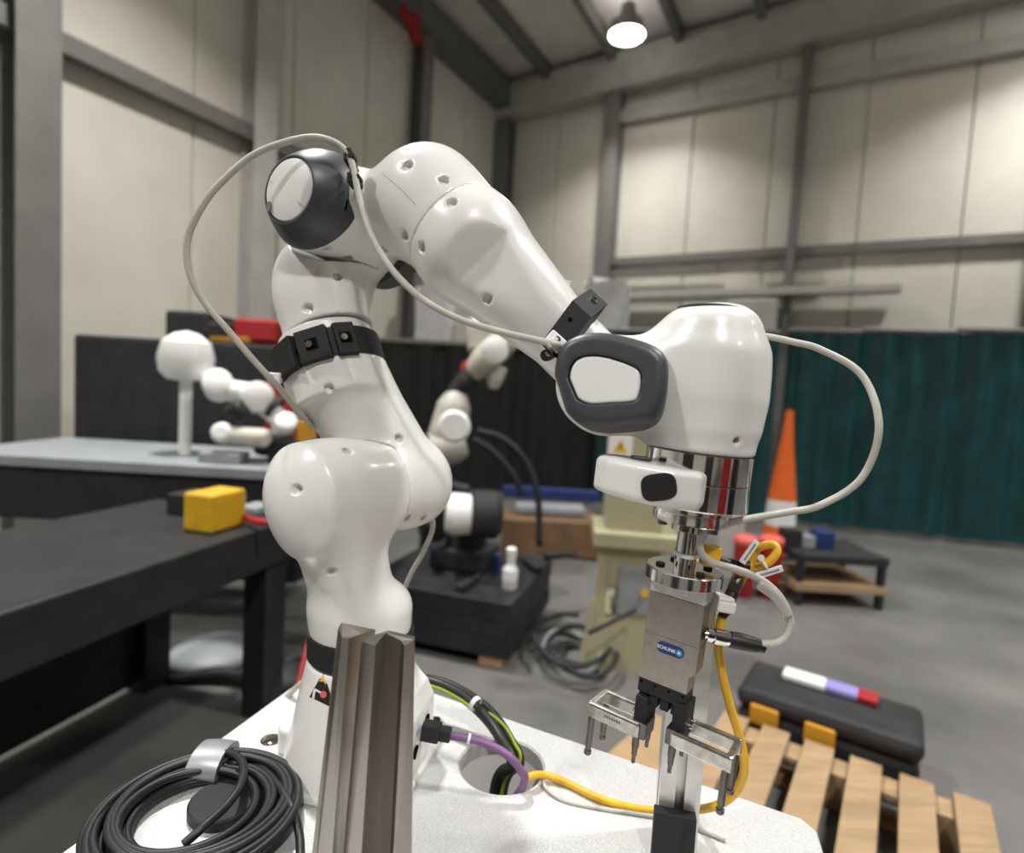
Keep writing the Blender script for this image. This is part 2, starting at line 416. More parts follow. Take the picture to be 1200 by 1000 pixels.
# dark wall brackets behind the arm
# lamps
def lamp(a, b, label, on=1.):
    z = roofz(a)-.55; p = pt(a, b, z)
    t = thing('ceiling_lamp', p, label, 'lamp', 'high bay lamps under the roof')
    q = MB(); q.lathe(p, -ZUP, [(-.28, .09), (-.1, .11), (-.06, .2), (.08, .23), (.08, .215), (-.02, .19)], 36); q.put('reflector', M['lampb'], t, smooth='auto')
    q = MB(); q.lathe(p, -ZUP, [(.0, .195), (.05, .205), (.075, .16), (.085, .0)], 36); q.put('glass', M['glow'], t, smooth=True)
    q = MB(); q.cyl(p+V(0, 0, .28), V(p[0], p[1], roofz(a)), .012, n=10); q.put('hanger', M['lampb'], t)
    ld = bpy.data.lights.new('lamp_light', 'AREA'); ld.shape = 'DISK'; ld.size = .42; ld.energy = LAMP_POWER*on; ld.spread = math.radians(122); ld.color = (1, .985, .96)
    lo = bpy.data.objects.new('lamp_light', ld); COL.objects.link(lo); lo.parent = t; lo.location = (0, 0, -.1); lo['kind'] = 'helper'
    ud = bpy.data.lights.new('lamp_uplight', 'POINT'); ud.energy = 8*on; ud.shadow_soft_size = .08; ud.color = (1, .97, .95)
    uo = bpy.data.objects.new('lamp_uplight', ud); COL.objects.link(uo); uo.parent = t; uo.location = (.0, .16, .26); uo['kind'] = 'helper'
lp = onz(735, 33, 4.98); da = np.dot(lp-CORNER*V(1, 1, 0), WB); db = np.dot(lp-CORNER*V(1, 1, 0), WL)
lamp(da, db, 'lit round high bay lamp showing under the roof above the back wall', .5)
spots = [(da-.3, db+5.2), (da-.3, db+9.4), (da+4.6, db), (da+4.6, db+4.6), (da+4.6, db+9.4), (da+8.8, db+2), (da+8.8, db+8.5)]
for k, (a, b) in enumerate(spots): lamp(a, b, 'lit high bay lamp out of view, '+('over the left bay in the hall middle', 'over the left bay behind the viewer', 'in the middle bay by the back wall', 'in the middle bay over the hall centre', 'in the middle bay behind the viewer', 'in the right bay by the back wall', 'in the right bay behind the viewer')[k], (1.15, 1.25, .7, 1.1, 1.25, .8, 1.)[k])
# ------------------------------------------------------------------ robot arm: kinematic frames
def _T(a, d, al, q):
    c, s = math.cos(al), math.sin(al); Rx = np.array([[1, 0, 0], [0, c, -s], [0, s, c]])
    c, s = math.cos(q), math.sin(q); Rz = np.array([[c, -s, 0], [s, c, 0], [0, 0, 1]])
    m = np.eye(4); m[:3, :3] = Rx @ Rz; m[:3, 3] = V(a, 0, 0)+Rx @ V(0, 0, d); return m
H = math.pi/2
B = V(-.1652, .6620, 0)
_m = np.eye(4); _m[:3, 3] = B; FRM = []
for (a, d, al), q in zip([(0, .333, 0), (0, 0, -H), (0, .316, H), (.0825, 0, H), (-.0825, .384, -H), (0, 0, H), (.088, 0, H)],
                         np.radians([147.49, 25.61, -173.3, -156.69, -10.21, 132.15, 0])):
    _m = _m @ _T(a, d, al, q); FRM.append(_m.copy())
o_ = lambda i: FRM[i-1][:3, 3]; z_ = lambda i: FRM[i-1][:3, 2]; x_ = lambda i: FRM[i-1][:3, 0]
S = o_(2); A2 = z_(2); W3 = z_(3); O4 = o_(4); A4 = z_(4); A5 = z_(5); G4 = o_(5)-.384*A5; WR = o_(6); A6 = z_(6); O7 = o_(7)
ZT = nrm(P(801, 672, .527)-P(820, 528, .520)); TA = P(820, 528, .520)          # tool axis: from the wrist seam downwards
def tax(t): return TA+ZT*t
robot = thing('robot_arm', B, 'white seven-axis robot arm with dark grey joint caps bolted to the aluminium plate', 'robot arm')

R0 = nrm(V(.977, -.21, 0)); R1 = np.cross(ZUP, R0)
def f_base(p):
    f = s_cyl(p, B+V(0, 0, .002), B+V(0, 0, .135), .086, .006, .0605)
    bk = s_poly(p, B, R0, ZUP, R1, [(-.02, .026), (.080, .026), (.080, .076), (.070, .094), (.03, .115), (-.02, .115)], -.046, .046, .006)
    f = smin(f, bk, .02)
    ft = s_poly(p, B, R0, R1, ZUP, [(-.03, -.085), (.07, -.085), (.086, -.07), (.086, .085), (.07, .1), (-.03, .085)], .001, .011, .002)
    lug = s_cyl(p, B+V(-.083, .012, .001), B+V(-.083, .012, .035), .017, .006)
    return smin(np.minimum(f, ft), lug, .008)
def f_l1(p):
    f = smax(s_cyl(p, S-A2*.05, S+A2*.14, .0575), s_sph(p, S+A2*.031, .086), .003)
    nk = s_cone(p, S+A2*.055, B+A2*.012+V(0, 0, .20), .050, .0455)
    lo = s_cyl(p, B+V(0, 0, .10), B+V(0, 0, .212), .0575, .022)
    g = smin(f, nk, .03); g = smin(g, lo, .03)
    cut = np.maximum(s_half(p, S-A2*.0115, A2), s_cyl(p, S-A2*.2, S+A2*.01, .066))     # room for the upper arm's half of the shoulder
    return np.maximum(np.maximum(g, -cut), .1655-p[:, 2])
def f_l2(p):
    f = s_cyl(p, S+A2*.02, S-A2*.112, .0555, .036)
    arm = s_cone(p, S-A2*.058, S+W3*.150, .0545, .0555)
    up = s_cyl(p, S+W3*.11, S+W3*.1955, .0555, .001)
    g = smin(smin(f, arm, .012), up, .02)
    g = np.maximum(g, -s_cyl(p, S-A2*.0128, S+A2*.2, .0575))
    return np.maximum(g, s_half(p, S+W3*.1955, W3))
X3 = x_(3)
def f_l3(p):
    g = s_cone(p, S+W3*.17+X3*.003, S+W3*.268+X3*.021, .0540, .0510)
    h = smin(g, s_cone(p, S+W3*.25+X3*.01, O4-A4*.04, .048, .042), .03)
    h = smin(h, s_cyl(p, O4-A4*.060, O4+A4*.02, .054, .004), .02)
    h = np.maximum(h, -s_cyl(p, O4-A4*.0275, O4+A4*.2, .0615))
    h = np.maximum(h, -s_cone(p, G4+A5*.085, G4+A5*.2, .061, .061))
    return np.maximum(h, s_half(p, S+W3*.1965, -W3))
def f_l4(p):
    g = s_cyl(p, O4-A4*.0265, O4+A4*.06, .0555, .002)
    br = s_cone(p, O4-A4*.020, G4+A5*.09, .046, .052)
    fa = s_cone(p, G4+A5*.083, G4+A5*.2, .0585, .0605)
    h = smin(smin(g, br, .03), fa, .03)
    h = np.maximum(h, -s_cyl(p, O4-A4*.028, O4-A4*.2, .0575))
    return np.maximum(h, s_half(p, G4+A5*.1390, A5))
def f_l5(p):
    Wb = lambda s, off: G4+A5*s-A6*off
    a = s_cone(p, Wb(.05, 0), Wb(.165, 0), .0600, .0600)
    b = s_cone(p, Wb(.165, .0), Wb(.34, .042)+V(0, 0, .008), .0600, .0310)
    c = s_cone(p, Wb(.33, .04)+V(0, 0, .007), Wb(.375, .05)+V(0, 0, .016), .0315, .032)
    h = smin(smin(a, b, .01), c, .02)
    sc = s_half(p, Wb(.20, -.037), nrm(A6*1.+A5*.22))                # flat scooped face towards the wrist cap
    sc = sc-np.clip((.205-(p-G4) @ A5)/.035, 0, 1)*.03
    h = smax(h, sc, .004)
    h = smin(h, s_cyl(p, WR-A6*.080+V(0, 0, .016), WR-A6*.0015+V(0, 0, .006), .040, .01), .015)
    h = np.maximum(h, -s_cyl(p, WR-A6*.0005, WR+A6*.2, .06))
    return np.maximum(h, s_half(p, G4+A5*.1400, -A5))
def f_l6(p):
    body = s_cyl(p, tax(-.05), tax(.0), .0460, .004, .0470)
    body = smin(body, s_cyl(p, tax(-.055), tax(-.127)-CR*.006, .0425, .018, .0385), .02)
    body = smin(body, s_cyl(p, tax(-.09)-CR*.002, tax(-.02), .0420, .004, .0430), .02)
    ba = s_cyl(p, WR+V(0, 0, .004), WR+A6*.040, .043, .012)
    br = s_cone(p, WR+A6*.008, tax(-.062), .039, .040)
    br2 = s_cone(p, WR+x_(6)*.02+V(0, 0, .008), tax(-.088), .032, .036)
    g = smin(smin(body, smin(br, br2, .02), .03), ba, .02)
    return np.maximum(g, s_half(p, tax(0), ZT))
def part(name, fn, c, ext, m=None, h=.0021, parent=None): return shell(name, fn, c, ext, m or M['white'], parent or robot, h)

HB = Holes(f_base, [], .004)
base = part('base', f_base, B+V(.02, -.02, .065), V(.16, .15, .08))
l1 = part('shoulder', Holes(f_l1, [(348, 574, (.9, 0, 0)), (388, 670, (.9, 0, .2)), (409, 529, (.8, 0, 0))], .0052), S+V(-.02, -.02, -.07), V(.14, .16, .145))
l2 = part('upper_arm', Holes(f_l2, [(386, 455, (.5, 0, 0)), (468, 514, (.4, 0, 0)), (479, 607, (.3, 0, .3)), (498, 606, (.3, 0, .3)), (446, 530, (.4, 0, 0))], .0050), S+V(.0, .05, .08), V(.16, .16, .16))
l3 = part('elbow_link', Holes(f_l3, [(362, 361, (.5, 0, .3)), (396, 324, (.2, 0, 0))], .0050), O4+V(-.04, .04, -.04), V(.16, .15, .16))
l4 = part('elbow_housing', Holes(f_l4, [(478, 193, (.5, 0, .3)), (521, 211, (.5, 0, .3)), (384, 292, (.4, 0, .4)), (408, 303, (.4, 0, .3)), (450, 292, (.3, 0, .3)), (474, 276), (475, 309)], .0052), (O4+G4)/2+V(.04, -.03, 0), V(.16, .17, .16))
l5 = part('forearm', Holes(f_l5, [(530, 237, (.5, 0, .3)), (494, 290, (.2, 0, 0)), (571, 350, (.4, 0, .4))], .0052), (G4+WR)/2+V(.04, 0, -.05), V(.23, .18, .24))
l6 = part('wrist', Holes(f_l6, [(864, 517)], .0033, .02), (WR+O7)/2+V(.04, -.02, -.005), V(.17, .14, .15))

# grey elbow sleeve with white cap disc
q = MB(); q.lathe(O4, A4, [(-.016, .0560), (-.015, .0590), (.005, .0608), (.034, .0612), (.05, .0595), (.064, .0550), (.0765, .0475), (.0875, .0390), (.0895, .0365), (.0895, .0350), (.087, .0345)], 64)
slv = q.put('elbow_sleeve', M['dgrey'], robot)
q = MB(); q.lathe(O4, A4, [(.07, .0338), (.0882, .0340), (.0902, .0328), (.0925, .025), (.0938, .013), (.094, .0)], 56); q.put('cap_disc', M['wplate'], robot, smooth='auto')
q = MB(); q.lathe(O4-V(0, 0, .004), -A4, [(.05, .0560), (.052, .0630), (.078, .0640), (.090, .055), (.094, .03), (.094, 0.)], 56); fc = q.put('rear_elbow_cap', M['dgrey'], robot, smooth='auto')
# wrist ring: rounded outline facing the viewer
R6 = nrm(x_(7)-A6*np.dot(x_(7), A6)); U6 = np.cross(A6, R6)
def loc6(px, h):
    out = []
    k = [V(*q, 0) for q in px]; px = [tuple(c[:2]) for c in spline(k[-2:]+k+k[:2], 4)[8:-12]]
    for x, y in px:
        d = onplane(x, y, WR+A6*h, A6)-WR; out.append((d @ R6, d @ U6))
    return out
ro = loc6([(650, 440), (653, 420), (662, 403), (680, 393), (705, 390), (735, 395), (765, 405), (780, 418), (783, 436), (780, 465), (772, 488), (755, 498), (725, 502), (700, 503), (680, 498), (663, 482), (653, 462)], .052)
ri = loc6([(665, 443), (668, 428), (678, 418), (695, 415), (715, 418), (738, 426), (750, 434), (752, 446), (749, 463), (742, 471), (715, 473), (690, 474), (675, 467), (667, 456)], .061)
f_ring = lambda p: np.maximum(s_poly(p, WR, R6, U6, A6, ro, .012, .061, .010), -s_poly(p, WR, R6, U6, A6, ri, .034, .09, 0))
part('wrist_ring', f_ring, WR+A6*.035, V(.09, .09, .09), M['dgrey'], .0016)
ric = np.mean(ri, 0); ri2 = [tuple(ric+(np.array(q)-ric)*.965) for q in ri]
part('wrist_cap_plate', lambda p: s_poly(p, WR, R6, U6, A6, ri2, .03, .0590, .002), WR+A6*.048, V(.06, .04, .06), M['wplate'], .0013)
# silver output flange (two rings), pilot handle
q = MB(); q.lathe(TA, ZT, [(.0006, .0463), (.0012, .0468), (.0255, .0468), (.0258, .0463)], 96); q.put('output_flange', M['chrome'], robot, smooth='auto')
q = MB(); q.lathe(TA, ZT, [(.0262, .0463), (.0266, .0468), (.0485, .0468), (.0495, .046)], 96); q.put('output_flange', M['chrome'], robot, smooth='auto')
q = MB(); q.lathe(TA-CR*.004, -ZT, [(.122, .032), (.1274, .032), (.1285, .029), (.1285, 0)], 48); q.put('wrist_top_cap', M['dgrey'], robot, smooth='auto')
# pilot: rounded wedge block on the front of the flange
PC = P(772, 566, .470)
plan = [(828, .473), (822, .4655), (790, .463), (742, .469), (708, .488), (696, .502), (696, .517), (718, .531), (775, .534), (812, .515), (826, .492)]
E1 = nrm(np.cross(ZT, CF)); E1 = -E1 if E1[0] < 0 else E1; E2 = np.cross(ZT, E1)
pp = []
for x, d in plan:
    w = P(x, 565, d)-PC; pp.append((w @ E1, w @ E2))
def f_pilot(p):
    f = s_poly(p, PC, E1, E2, ZT, pp, -.0175, .0215, .0105)
    t = (p-PC) @ E1
    f = smax(f, ((p-PC) @ ZT)-.0165-np.clip((t+.055)/.06, 0, 1)*.006, .006)
    return smax(f, -((p-PC) @ ZT)-.0165+np.clip((t+.03)/.05, 0, 1)*.004, .006)
pil = part('pilot_handle', f_pilot, PC+V(-.03, -.02, 0), V(.1, .09, .05), None, .0016)
def patch(name, px, fn, m, parent, off=.0006, th=.0012, sub=None):
    """thin printed or moulded piece following the surface below it"""
    c = np.mean(px, 0); ring = []; n = len(px)
    rings = [1., .66, .33]; vs = []
    for s in rings:
        for q in px:
            x, y = c+(np.array(q)-c)*s; p, nn = hit(x, y, fn); vs.append(p+nn*off)
    p, nn = hit(c[0], c[1], fn); vs.append(p+nn*off); m0 = len(vs)
    fs = []
    for i in range(len(rings)-1):
        for k in range(n): fs.append((i*n+k, i*n+(k+1) % n, (i+1)*n+(k+1) % n, (i+1)*n+k))
    fs += [((len(rings)-1)*n+k, (len(rings)-1)*n+(k+1) % n, m0-1) for k in range(n)]
    lo = [v-nn*th for v in vs[:n]]
    fs += [((k+1) % n, k, m0+k, m0+(k+1) % n) for k in range(n)]
    o = MB().add(vs+lo, fs).put(name, m, parent, smooth=False)
    return o
def ell(cx, cy, rx, ry, rot=0, n=20, pw=2.):
    out = []
    for k in range(n):
        t = 2*math.pi*k/n; c, s = math.cos(t), math.sin(t)
        x = rx*math.copysign(abs(c)**(2/pw), c); y = ry*math.copysign(abs(s)**(2/pw), s)
        r = math.radians(rot); out.append((cx+x*math.cos(r)-y*math.sin(r), cy+x*math.sin(r)+y*math.cos(r)))
    return out
patch('pilot_button_panel', ell(772, 571, 21, 16, -6, 24, 3.2), f_pilot, M['black'], pil, .0008, .002)
pc_ = P(751, 542, .497); pc_ = pc_-ZT*np.dot(pc_-PC, ZT)-ZT*.0160
q = MB(); q.box(pc_, E1*.0085, E2*.0055, ZT*.0016, .001); q.put('pilot_button', M['dgrey'], pil)
# black joint ring on the base
q = MB(); q.lathe(B, ZUP, [(.1365, .0600), (.137, .0618), (.164, .0618), (.1645, .0600)], 72); q.put('base_joint_ring', M['black'], robot, smooth='auto')
# warning sticker
stk = patch('warning_sticker', [(379, 790), (384, 803), (389, 818), (390, 829), (384, 827), (374, 822), (363, 817), (369, 806), (374, 797)], f_base, M['pblack'], base, .0005)
patch('sticker_tip', [(379, 791.5), (382, 799.5), (374.8, 798.5)], f_base, M['pyel'], base, .0009)
for seg in ([(366.5, 818), (368, 809), (370.5, 809), (368.5, 819.5)], [(368, 809), (370, 807), (377, 811), (376.5, 813), (371, 810)]): patch('sticker_icon', seg, f_base, M['pwhite'], base, .0009)
patch('sticker_star', ell(379.5, 814, 3.8, 4.2, 0, 10), f_base, M['pred'], base, .0011)
# thin panel seams scribed into the shells
def seam(px, fn, parent, r=.00045, m='dgrey'):
    pts = []
    ctrl = spline([V(x, y, 0) for x, y in px], 8)
    for c in ctrl:
        p, n = hit(c[0], c[1], fn)
        if p is not None: pts.append(p)
    q = MB(); q.tube(pts, r, 6); q.put('panel_seam', M[m], parent, smooth=True)
seam([(448, 203), (470, 222), (487, 240)], f_l4, robot, .0003, 'mgrey')

# screw hole and parting line on the elbow cap disc, windows of the sleeve
f_cap = lambda p: s_cyl(p, O4+A4*.07, O4+A4*.0925, .034, .004)
seam([(316, 212), (335, 226), (357, 243)], f_cap, robot, .0003, 'mgrey')
patch('cap_screw_hole', ell(316, 242, 2.2, 5.5, 5, 14), f_cap, M['mgrey'], robot, .0018)
f_slv = lambda p: s_cyl(p, O4-A4*.016, O4+A4*.06, .0606)
patch('sleeve_window', [(369, 266), (373, 256), (379, 259), (373, 270)], f_slv, M['nylon'], robot, .0012)
tri_ = [hit(x, y, f_slv)[0] for x, y in ((421, 200), (421, 246), (366, 294))]
npl = nrm(np.cross(tri_[1]-tri_[0], tri_[2]-tri_[0])); npl = npl if np.dot(npl, A4) < 0 else -npl
bm_ = bmesh.new(); bm_.from_mesh(slv.data)
rs_ = bmesh.ops.bisect_plane(bm_, geom=bm_.verts[:]+bm_.edges[:]+bm_.faces[:], plane_co=Vector(tri_[1]-ORG[robot.name]), plane_no=Vector(npl), clear_outer=True)
ed_ = [e for e in rs_['geom_cut'] if isinstance(e, bmesh.types.BMEdge)]
bmesh.ops.edgeloop_fill(bm_, edges=ed_); bmesh.ops.recalc_face_normals(bm_, faces=bm_.faces[:]); bm_.to_mesh(slv.data); bm_.free(); autosmooth(slv)
patch('sleeve_slot', [(402, 246), (405, 233), (408, 234), (406, 247)], f_slv, M['hole'], robot, .0012)
# ------------------------------------------------------------------ clamps on the arm (part of the arm)
def ringmesh(c, ax, prof, n=72):
    ax = nrm(ax); e = nrm(np.cross(ax, V(.2, .9, .1))); g = np.cross(ax, e); m = len(prof); v = []; f = []
    for t, r in prof:
        for k in range(n):
            th = 2*math.pi*k/n; v.append(c+ax*t+r*(e*math.cos(th)+g*math.sin(th)))
    for i in range(m):
        for k in range(n):
            a = i*n+k; b = i*n+(k+1) % n; j = (i+1) % m; f.append((a, b, j*n+(k+1) % n, j*n+k))
    return v, f
BC = S+W3*.163
clampA = MB().add(*ringmesh(BC, W3, [(-.017, .0575), (-.017, .0625), (.017, .0625), (.017, .0575)])).put('arm_clamp', M['black'], robot, smooth='auto')
def around(px, py, c, ax, r):                    # point on a cylinder round an axis under a pixel
    f = lambda p: s_cyl(p, c-ax*.2, c+ax*.2, r); p, n = hit(px, py, f); return p, n
def lug(name, px, c, ax, r, half_t, half_w, half_d, m, parent, bev=.0015):
    p, n = around(px[0], px[1], c, ax, r); n = nrm(n-ax*np.dot(n, ax)); t = np.cross(ax, n)
    p = p-ax*np.dot(p-c, ax)
    q = MB(); q.box(p, t*half_t, ax*half_w, n*half_d, bev); return q.put(name, m, parent), p, n, t
for px, ht in (((407, 405), .0120), ((371, 416), .0180), ((338, 437), .0225)):
    o, p, n, t = lug('clamp_lug', px, BC, W3, .0622, ht, .0195, .0052, M['black'], clampA)
    if px[0] > 350:
        q = MB(); q.box(p+n*.0048-t*.001, t*.0066, W3*.0066, n*.0008); q.put('nut_pocket', M['hole'], clampA)
        q = MB(); q.cyl(p+n*.003-t*.0035, p+n*.0080-t*.0035, .0042, n=6); q.put('hex_nut', M['chrome'], clampA)
for px in ((347, 411),  (328, 446)):
    p, n = around(px[0], px[1], BC, W3, .0685); q = MB(); q.cyl(p-n*.002, p+n*.0004, .0017, n=14); q.put('clamp_hole', M['hole'], clampA)
q = MB(); p, n = around(323, 443, BC, W3, .072); q.box(p, V(.007, 0, 0), V(0, .006, 0), V(0, 0, .006), .002); cabA = q.put('cable_clip', M['nylon'], clampA)
q = MB(); q.cyl(P(316, 443, .605), P(316, 443, .60), .004, n=14); q.put('clip_screw', M['chrome'], clampA)
# forearm clamp: black block with cap screws
def screw(name, p, n, r, m, parent, h=.003):
    q = MB(); n = nrm(n); q.lathe(p, n, [(-.002, r), (h*.7, r), (h, r*.85), (h, r*.45), (h*.4, r*.45), (h*.4, 0)], 20); return q.put(name, m, parent, smooth='auto')
KO = P(671, 352, .528); ka = P(693, 372, .529)-KO; kb = P(633, 403, .519)-KO; kc_ = P(692, 338, .578)-KO
q = MB(); q.box(KO+(ka+kb+kc_)/2, ka/2, kb/2, kc_/2); fcl = q.put('forearm_clamp', M['black'], robot)
nt_ = nrm(np.cross(ka, kc_)); nt_ = nt_ if nt_[2] > 0 else -nt_
nf_ = nrm(np.cross(ka, kb)); nf_ = nf_ if np.dot(nf_, CF) < 0 else -nf_
screw('cap_screw', KO+ka*.5+kc_*.62+nt_*.0004, nt_, .0043, M['chrome'], fcl)
c = KO+ka*.38+kb*.30; q = MB(); q.cyl(c-nf_*.002, c+nf_*.0003, .0022, n=16); q.put('clamp_hole', M['hole'], fcl)
c = KO+ka*.42+kb*.80; ua = nrm(ka); ub_ = nrm(kb-ua*np.dot(kb, ua))
q = MB(); q.box(c+nf_*.002, ua*.0090, ub_*.0075, nf_*.002, .002); q.put('cable_clip', M['nylon'], fcl)
screw('cap_screw', c+nf_*.004-ub_*.001, nf_, .0038, M['chrome'], fcl)
c2_ = KO+ka*.30+kb*1.02; q = MB(); q.cyl(P(645, 415, .545), c2_+ua*.004+ub_*.004+nf_*.002, .0055, n=16); q.put('clamp_ear', M['black'], fcl)
screw('cap_screw', P(643, 414, .519), nf_, .0038, M['chrome'], fcl)
q = MB(); q.box(P(647, 402, .516), ua*.0024, ub_*.0055, nf_*.005, .001); q.put('clip_strap', M['nylon'], fcl)
# cable holders on the elbow sleeve
for (x, y, s) in ((411, 188, .0052), (416, 212, .0062)):
    p = P(x, y, .598)
    q = MB(); q.box(p, CR*s, CU*s*.9, CF*.010, .0015); hb = q.put('cable_holder', M['brubber'], robot)
    q = MB(); q.box(p-CF*.006+CR*.0035, CR*s*.7, CU*.0022, CF*.006, .0006); q.put('holder_clip', M['black'], robot)
    q = MB(); q.box(p-CF*.004+CU*.004, CR*.003, CU*s*.8, CF*.007, .0006); q.put('holder_clip', M['black'], robot)
q = MB(); q.lathe(P(466, 726, .70), nrm(CR+CF*.2), [(0, .016), (.012, .017), (.018, .013), (.018, 0)], 6); q.put('ring_bracket', M['dgrey'], robot)
# base: connector panel, plug, screws
face = B+R0*.0805
for dy, dz in ((.012, .058), (-.022, .040)):
    q = MB(); q.cyl(face+R1*dy+V(0, 0, dz), face+R1*dy+V(0, 0, dz)+R0*.0025, .0115, n=6); q.put('connector_socket', M['chrome'], base)
    q = MB(); q.cyl(face+R1*dy+V(0, 0, dz)+R0*.002, face+R1*dy+V(0, 0, dz)+R0*.0032, .0075, n=20); q.put('socket_hole', M['hole'], base)
for u, w in ((.072, .08), (.070, -.072)):
    c = B+R0*u+R1*w+V(0, 0, .011)
    q = MB(); q.cyl(c, c+V(0, 0, .0015), .0085, n=24); q.put('washer', M['chrome'], base)
    screw('mount_screw', c+V(0, 0, .002), ZUP, .0065, M['chrome'], base, .006)

# ------------------------------------------------------------------ mounting plate
TH = .022
c0 = onz(238, 880); c1 = onz(345, 803); d0 = onz(515, 815); d1 = onz(955, 965)
ul = nrm(c1-c0); ub = nrm(d1-d0)
def isect(p, u, q, w):
    A = np.array([[u[0], -w[0]], [u[1], -w[1]]]); t = np.linalg.solve(A, (q-p)[:2]); return p+u*t[0]
far = isect(c0, ul, d0, ub); right = d1
nearR = right-ul*.62; nearL = far-ul*.75-ub*.0
ch = .012
poly = [nearL, far-ul*ch, far+ub*ch, right-ub*ch, right-ul*ch, nearR]
HC = V(.0105, .669, 0); HR = .051
def plate_with_hole(poly, hc, hr, z0, z1):
    ang = sorted(set([round(2*math.pi*k/64, 6) for k in range(64)]+[round(math.atan2(*(p-hc)[1::-1]) % (2*math.pi), 6) for p in poly]))
    v = []; n = len(ang); oc = []
    for a in ang:
        d = V(math.cos(a), math.sin(a), 0); best = 9
        for i in range(len(poly)):
            p, e = poly[i], poly[(i+1) % len(poly)]-poly[i]
            A = np.array([[d[0], -e[0]], [d[1], -e[1]]])
            if abs(np.linalg.det(A)) < 1e-9: continue
            t, s = np.linalg.solve(A, (p-hc)[:2])
            if t > 0 and -1e-4 <= s <= 1+1e-4: best = min(best, t)
        oc.append(hc+d*best)
    rim = .0025
    ringp = lambda r, z: [hc+V(math.cos(a)*r, math.sin(a)*r, z) for a in ang]
    rows = [[p+V(0, 0, z0) for p in oc], [p+V(0, 0, z1-.0015) for p in oc], [p+nrm(hc-p)*.002+V(0, 0, z1) for p in oc], ringp(hr+rim, z1), ringp(hr, z1-rim), ringp(hr, z0)]
    for r in rows: v += r
    f = []; m = len(rows)
    for i in range(m):
        for k in range(n):
            j = (i+1) % m; f.append((i*n+k, i*n+(k+1) % n, j*n+(k+1) % n, j*n+k))
    return MB().add(v, f)
tb = thing('mounting_plate', V(0, .5, -TH), 'thick milled aluminium mounting plate with a round cable hole under the robot arm', 'plate')
plate = plate_with_hole(poly, HC, HR, -TH, 0).put('plate', M['mill'], tb, smooth='auto')
for x, y in ((318, 867),):
    c = onz(x, y)
    q = MB(); q.add(*ringmesh(c, ZUP, [(.0004, .0105), (.0008, .0125), (.0002, .0130), (.0002, .0105)], 40)).put('counterbore', M['steeld'], tb, smooth='auto')
    q = MB(); q.lathe(c, ZUP, [(.0002, .0104), (.0012, .0104), (.0016, .0098), (.0016, .005), (.0004, .0046), (.0004, 0)], 32); q.put('sunk_screw', M['chrome'], tb, smooth='auto')
# support frame of the plate, down to the floor
ctr = sum(poly)/len(poly)
for p in (nearL, far, right, nearR):
    c = ctr+(p-ctr)*.84
    q = MB(); q.box(V(c[0], c[1], (FLOOR-TH)/2), ub*.03, ul*.03, V(0, 0, (-TH-FLOOR)/2), .003); q.put('leg', M['alu'], tb)
q = MB(); q.prism([ctr+(p-ctr)*.8+V(0, 0, -.34) for p in poly], [ctr+(p-ctr)*.8+V(0, 0, -.31) for p in poly]); q.put('shelf', M['mgrey'], tb)

# ------------------------------------------------------------------ steel bars in front of the base
def bar(name, top, bot, label, dtop, dcut):
    """top/bottom outlines given as (pixel x, depth) on two pixel rows, closed behind"""
    T = [P(x, y, d) for x, y, d in top]; Bt = [P(x, y, d) for x, y, d in bot]
    # carry the sides straight down to the plate
    B2 = []
    for a, b in zip(T, Bt):
        u = b-a; B2.append(a+u*((0-a[2])/u[2]))
    q = MB(); q.prism(B2, T); o = q.put(name, M['steel'], None, origin=np.append(np.mean(B2, 0)[:2], 0))
    tag(o, label, 'bar'); return o
DB = .455
bar('steel_bar', [(396, 737, DB+.006), (400, 730, DB+.012), (440, 738, DB+.034), (424, 743, DB+.016), (409, 749, DB-.006), (401, 747, DB-.001)],
    [(368, 980, DB+.004), (370, 980, DB+.012), (412, 980, DB+.03), (404, 980, DB+.014), (391, 980, DB-.008), (375, 980, DB-.002)],
    'ground steel bar with a clipped corner, left one of the upright pair before the base', DB, 0)
bar('steel_bar', [(424, 752, DB-.001), (440, 757, DB-.010), (443, 752, DB-.002), (452, 742, DB+.014), (470, 751, DB+.008), (474, 757, DB-.002), (486, 750, DB+.006), (486, 746, DB+.016), (455, 739, DB+.028), (432, 746, DB+.012)],
    [(404, 980, DB-.003), (425, 980, DB-.012), (428, 980, DB-.004), (441, 980, DB+.012), (458, 980, DB+.006), (462, 980, DB-.004), (482, 980, DB+.004), (483, 980, DB+.016), (445, 980, DB+.028), (412, 980, DB+.010)],
    'ground steel bar with a V groove, right one of the upright pair before the base', DB, 0)
# ------------------------------------------------------------------ gripper hanging from the flange
psi = math.radians(35)
GH = nrm(V(math.cos(psi), -math.sin(psi), 0)); GH = nrm(GH-ZT*np.dot(GH, ZT)); GD = ZT; GN = np.cross(GD, GH)
if np.dot(GN, CF) > 0: GN = -GN
t_of = lambda px, py: np.dot(onplane(px, py, TA, nrm(CF-ZT*np.dot(CF, ZT)))-TA, ZT)
tf0 = .0500; tsh = tf0+.0135; tdi = t_of(801, 665); tdi1 = tdi+.012
grip = thing('parallel_gripper', tax(.2), 'brushed steel two-finger gripper with blue maker badge hanging from the robot flange', 'gripper')
q = MB(); q.lathe(TA, ZT, [(tf0, .0345), (tf0+.0004, .035), (tf0+.0045, .035), (tf0+.005, .034)], 72); q.put('adapter_flange', M['turned'], grip, smooth='auto')
q = MB(); q.lathe(TA, ZT, [(tf0+.005, .0335), (tf0+.006, .034), (tf0+.0145, .034), (tf0+.0155, .033)], 72); af = q.put('adapter_flange', M['turned'], grip, smooth='auto')
